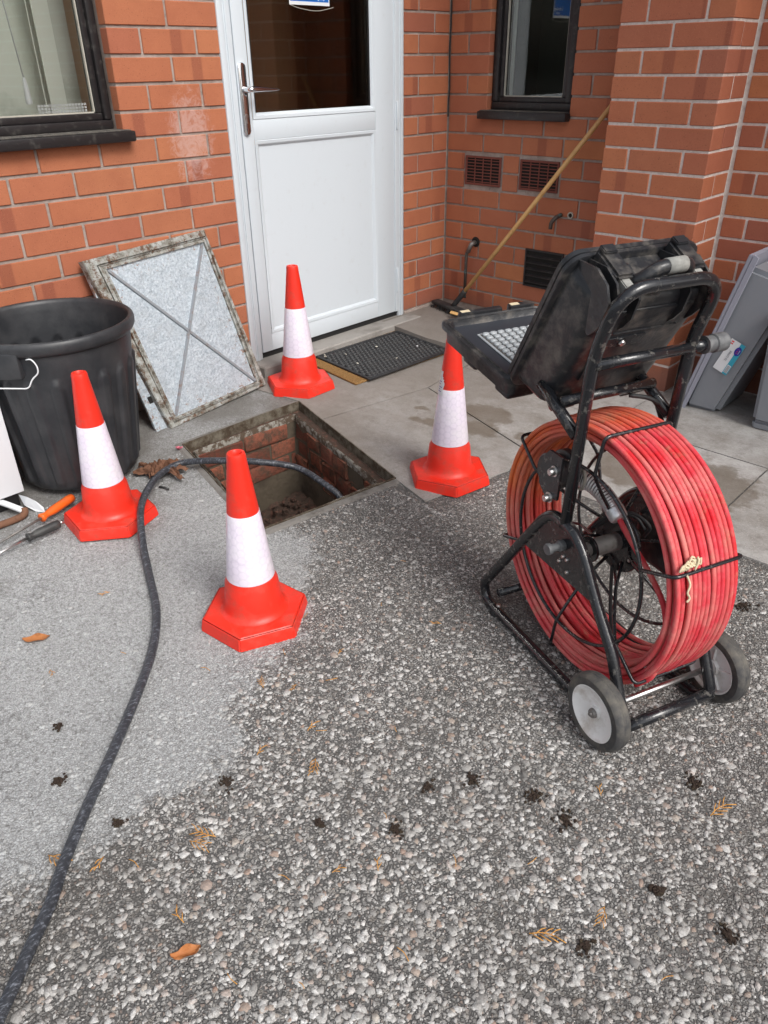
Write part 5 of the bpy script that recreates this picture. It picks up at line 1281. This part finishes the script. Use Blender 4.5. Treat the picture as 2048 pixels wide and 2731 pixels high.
def screwdriver(label, tip_, neck, butt, hm, sm_, rsh, rh, cap=False):
    t = thing('screwdriver', label, 'screwdriver', neck); a, b, c = Vector(tip_)-Vector(neck), Vector((0,0,0)), Vector(butt)-Vector(neck)
    tube('shaft', [a, a*.5, b+c*.05], rsh, sm_, t, 10)
    tube('handle', [c*t_ for t_ in (0,.03,.12,.2,.35,.6,.85,.96,1)], lambda f: rh*(np.interp(f, [0,.125,.25,.375,.5,.75,.9,1], [.95,1.0,.70,.72,.95,1.0,.92,.55])), hm, t, 8)
    if cap: tube('end_cap', [c*1.0, c*1.05, c*1.10], rh*.42, 'steel', t, 8)
screwdriver('screwdriver with a worn orange handle beside the left cone', (.5341,-2.7416,-.060), (.5033,-2.5938,-.052), (.456,-2.462,-.048), 'orange plastic', 'dull steel', .0042, .0150)
screwdriver('screwdriver with a black handle and bright shaft, in front of the orange one', (.5905,-2.82,-.068), (.5704,-2.6705,-.060), (.5655,-2.565,-.058), 'dark handle', 'steel', .0045, .0145, True)
# crumpled cloth, leaves, scrap
def crumple(name, r, h_, m_, seed, n=5):
    rnd = random.Random(seed); bm = bmesh.new(); bmesh.ops.create_icosphere(bm, subdivisions=n-1, radius=1)
    ks = [(Vector((rnd.uniform(-1,1), rnd.uniform(-1,1), rnd.uniform(-1,1))).normalized(), rnd.uniform(4,16), rnd.uniform(0,6)) for _ in range(14)]
    for v in bm.verts:
        d = v.co.normalized(); s = sum(abs(math.sin(k*d.dot(a)+p)) for a, k, p in ks)/len(ks); f = .30 + 1.25*s**1.5
        v.co = Vector((d.x*r*f, d.y*r*.72*f, max(0, (d.z+.35))*h_*f))
    return bm_me(name, bm, True, 25)
rc = random.Random(11); V = []; Fc = []; nu, nv = 26, 18
for i in range(nu):
    for j in range(nv):
        x, y = (i/(nu-1)-.5), (j/(nv-1)-.5); e = 1+.25*math.sin(7*math.atan2(y, x)+1)
        z = .016*abs(math.sin(x*17+y*9+1))+.014*abs(math.sin(y*23-x*11))+.010*abs(math.sin(x*31+2+y*5))
        V.append((x*.155*e+rc.uniform(-.003,.003), y*.095*e+.012*math.sin(x*9)+rc.uniform(-.003,.003), .004+z*(1.5-1.6*math.hypot(x, y))+rc.uniform(0,.004)))
for i in range(nu-1):
    for j in range(nv-1):
        b_ = i*nv+j; Fc.append((b_, b_+1, b_+nv+1, b_+nv)) if (i+j) % 2 else Fc.extend([(b_, b_+1, b_+nv), (b_+1, b_+nv+1, b_+nv)])
cl_ = tag(obj('crumpled_paper', me_from('crumpled_paper', V, Fc), 'brown cloth', None, (.492, -2.150, hgt(.49,-2.15)), (0,0,.75)), 'crumpled brown paper lying between the dustbin and the open chamber', 'paper')
def leaf_me(ln_, w, curl, seed=0):
    rnd = random.Random(seed); V = []; Fc = []; n = 9
    for i in range(n+1):
        t = i/n; ww = w*math.sin(PI*min(1, t*.96+.03))**.7
        for k in (-1, -.5, 0, .5, 1): V.append((ln_*(t-.5), ww*k*(1+rnd.uniform(-.08,.08)), .0025+curl*(abs(k)**1.5)*.6+curl*.7*(2*t-1)**2+rnd.uniform(0,.0016)+curl*.5*math.sin(9*t+3*k)*abs(k)-(.0018 if k == 0 else 0)))
    for i in range(n):
        for k in range(4): b = i*5+k; Fc.append((b, b+1, b+6, b+5))
    return me_from('leaf', V, Fc, True)
def P2(x, y): return (x, y, hgt(x, y)+.002)
tag(obj('leaf', leaf_me(.066, .0145, .007, 1), 'leaf', None, P2(.990,-2.8516), (.05,.0,.95)), 'large brown oval leaf lying on the pale ground at the left', 'leaf')
tag(obj('leaf', leaf_me(.050, .010, .012, 2), 'leaf', None, P2(1.948,-3.046), (.15,-.1,1.05)), 'curled tan leaf on the tarmac at the bottom of the picture', 'leaf')
for i, (x, y, r_) in enumerate(((.06,-2.60,.2), (.10,-2.56,1.4), (.14,-2.585,2.3), (.05,-2.53,.7))):
    tag(obj('dead_leaf', leaf_me(.10, .035, .03, 5+i), 'leaf', None, (x+.10, y-.0, -.03+.02*i), (.5,.4*i,r_)), 'dry brown leaf piled between the dustbin and the wall', 'leaf', 'dry leaves behind the dustbin')
tag(obj('paper_scrap', leaf_me(.040, .006, .010, 9), 'pink scrap', None, (.392,-2.015,hgt(.39,-2.0)+.004), (0,.4,1.9)), 'tiny pink scrap on the ground below the chamber cover', 'scrap')
tag(obj('twig', tubes('twig', [[(-.02,0,.004),(0,.002,.005),(.02,-.001,.004)]], .004, 8), 'dark handle', None, P2(.585,-2.205), (0,0,.3)), 'short dark stub of twig by the bend of the hose', 'twig')
# moss clumps
mrk = [((2.081,-2.437),.017,'largest black moss clump left of centre, in front of the left trolley wheel'), ((2.2,-2.386),.022,'black moss clump in front of the left trolley wheel, middle of three'), ((2.276,-2.392),.024,'dark olive moss clump in front of the left wheel, nearest the right edge'), ((1.63,-2.99),.012,None), ((2.425,-2.145),.02,None), ((2.474,-2.408),.014,None), ((2.431,-2.581),.014,None), ((2.597,-2.403),.017,None), ((1.448,-3.022),.013,None), ((2.044,-2.632),.015,None), ((1.923,-2.722),.011,None), ((2.024,-2.511),.012,None), ((1.706,-2.785),.015,None), ((2.274,-1.507),.026,None), ((1.30,-2.95),.010,None), ]
for i, ((x, y), r_, lb_) in enumerate(mrk):
    bm = bmesh.new()
    for k in range(int(30+r_*2200)):
        a, d = random.uniform(0, 2*PI), abs(random.gauss(0, .5))*r_; s = random.uniform(.0009, .0032)
        cx0, cy0 = d*math.cos(a)*1.3, d*math.sin(a); box_bm(cx0-s, cx0+s, cy0-s*.8, cy0+s*.8, 0, s*random.uniform(.8,2.2), s*.35, 1, bm)
    for v in bm.verts: v.co += Vector((random.uniform(-1,1), random.uniform(-1,1), random.uniform(-.4,1)))*.0011
    tag(obj('moss_clump', bm_me('moss_clump', bm, False), 'moss', None, (x, y, hgt(x, y)+.001), (0,0,i*1.3)), lb_ or 'small black clump of moss and dirt on the tarmac', 'moss', 'black moss clumps on the tarmac')
# conifer needles
def sprig(n, ln_):
    P = [catmull([(0,0,.004), (ln_*.5,ln_*.05,.006), (ln_,-.002,.004)], 3)]
    for i in range(n):
        t = (i+.6)/(n+.5); s = 1 if i % 2 else -1; b = Vector((ln_*t,0,.005)); P.append([b, b+Vector((ln_*.22, s*ln_*.16, .002)), b+Vector((ln_*.40, s*ln_*.24, 0))])
    me = tubes('sprig', P, .00085, 5); me.materials.append(M['needle']); return me
spr = [sprig(7, .045), sprig(0, .030), sprig(3, .030), sprig(0, .020)]
spots = [(1.55,-2.56,0), (1.60,-2.50,2), (1.50,-2.45,1), (1.42,-2.30,1), (1.60,-2.36,2), (1.66,-2.42,1), (1.73,-2.58,2), (1.80,-2.62,0), (1.70,-2.70,2), (1.76,-2.55,1), (1.77,-2.92,0), (1.80,-2.88,0), (1.72,-3.02,1), (1.95,-2.85,1), (2.02,-2.78,2), (2.08,-2.72,2), (2.16,-2.60,1), (2.28,-2.50,1), (2.42,-2.50,0), (2.35,-2.63,0), (2.20,-2.80,1), (2.12,-2.95,3), (2.05,-3.02,1), (1.90,-3.02,2), (1.60,-3.12,0), (1.68,-3.05,2), (2.30,-2.30,2), (1.46,-1.95,3), (1.72,-2.10,2), (1.55,-2.15,3), (1.20,-2.72,3), (.95,-2.62,2), (1.12,-2.88,2), (2.48,-2.20,0), (2.55,-2.55,1), (2.62,-2.65,2), (2.5,-2.8,1), (2.38,-2.9,3), (1.88,-2.45,3), (2.0,-2.62,3), (2.25,-2.95,1), (1.38,-2.62,1)]
for i, (x, y, k) in enumerate(spots):
    o = bpy.data.objects.new('conifer_sprig', spr[k]); C.objects.link(o); o.location = (x, y, hgt(x, y)+.003); o.rotation_euler = (random.uniform(-.15,.15), random.uniform(-.1,.05), random.uniform(0, 6.28)); s = random.uniform(.7, 1.15); o.scale = (s, s, s)
    tag(o, 'small orange-brown conifer sprig fallen on the ground', 'sprig', 'conifer sprigs scattered over the ground')
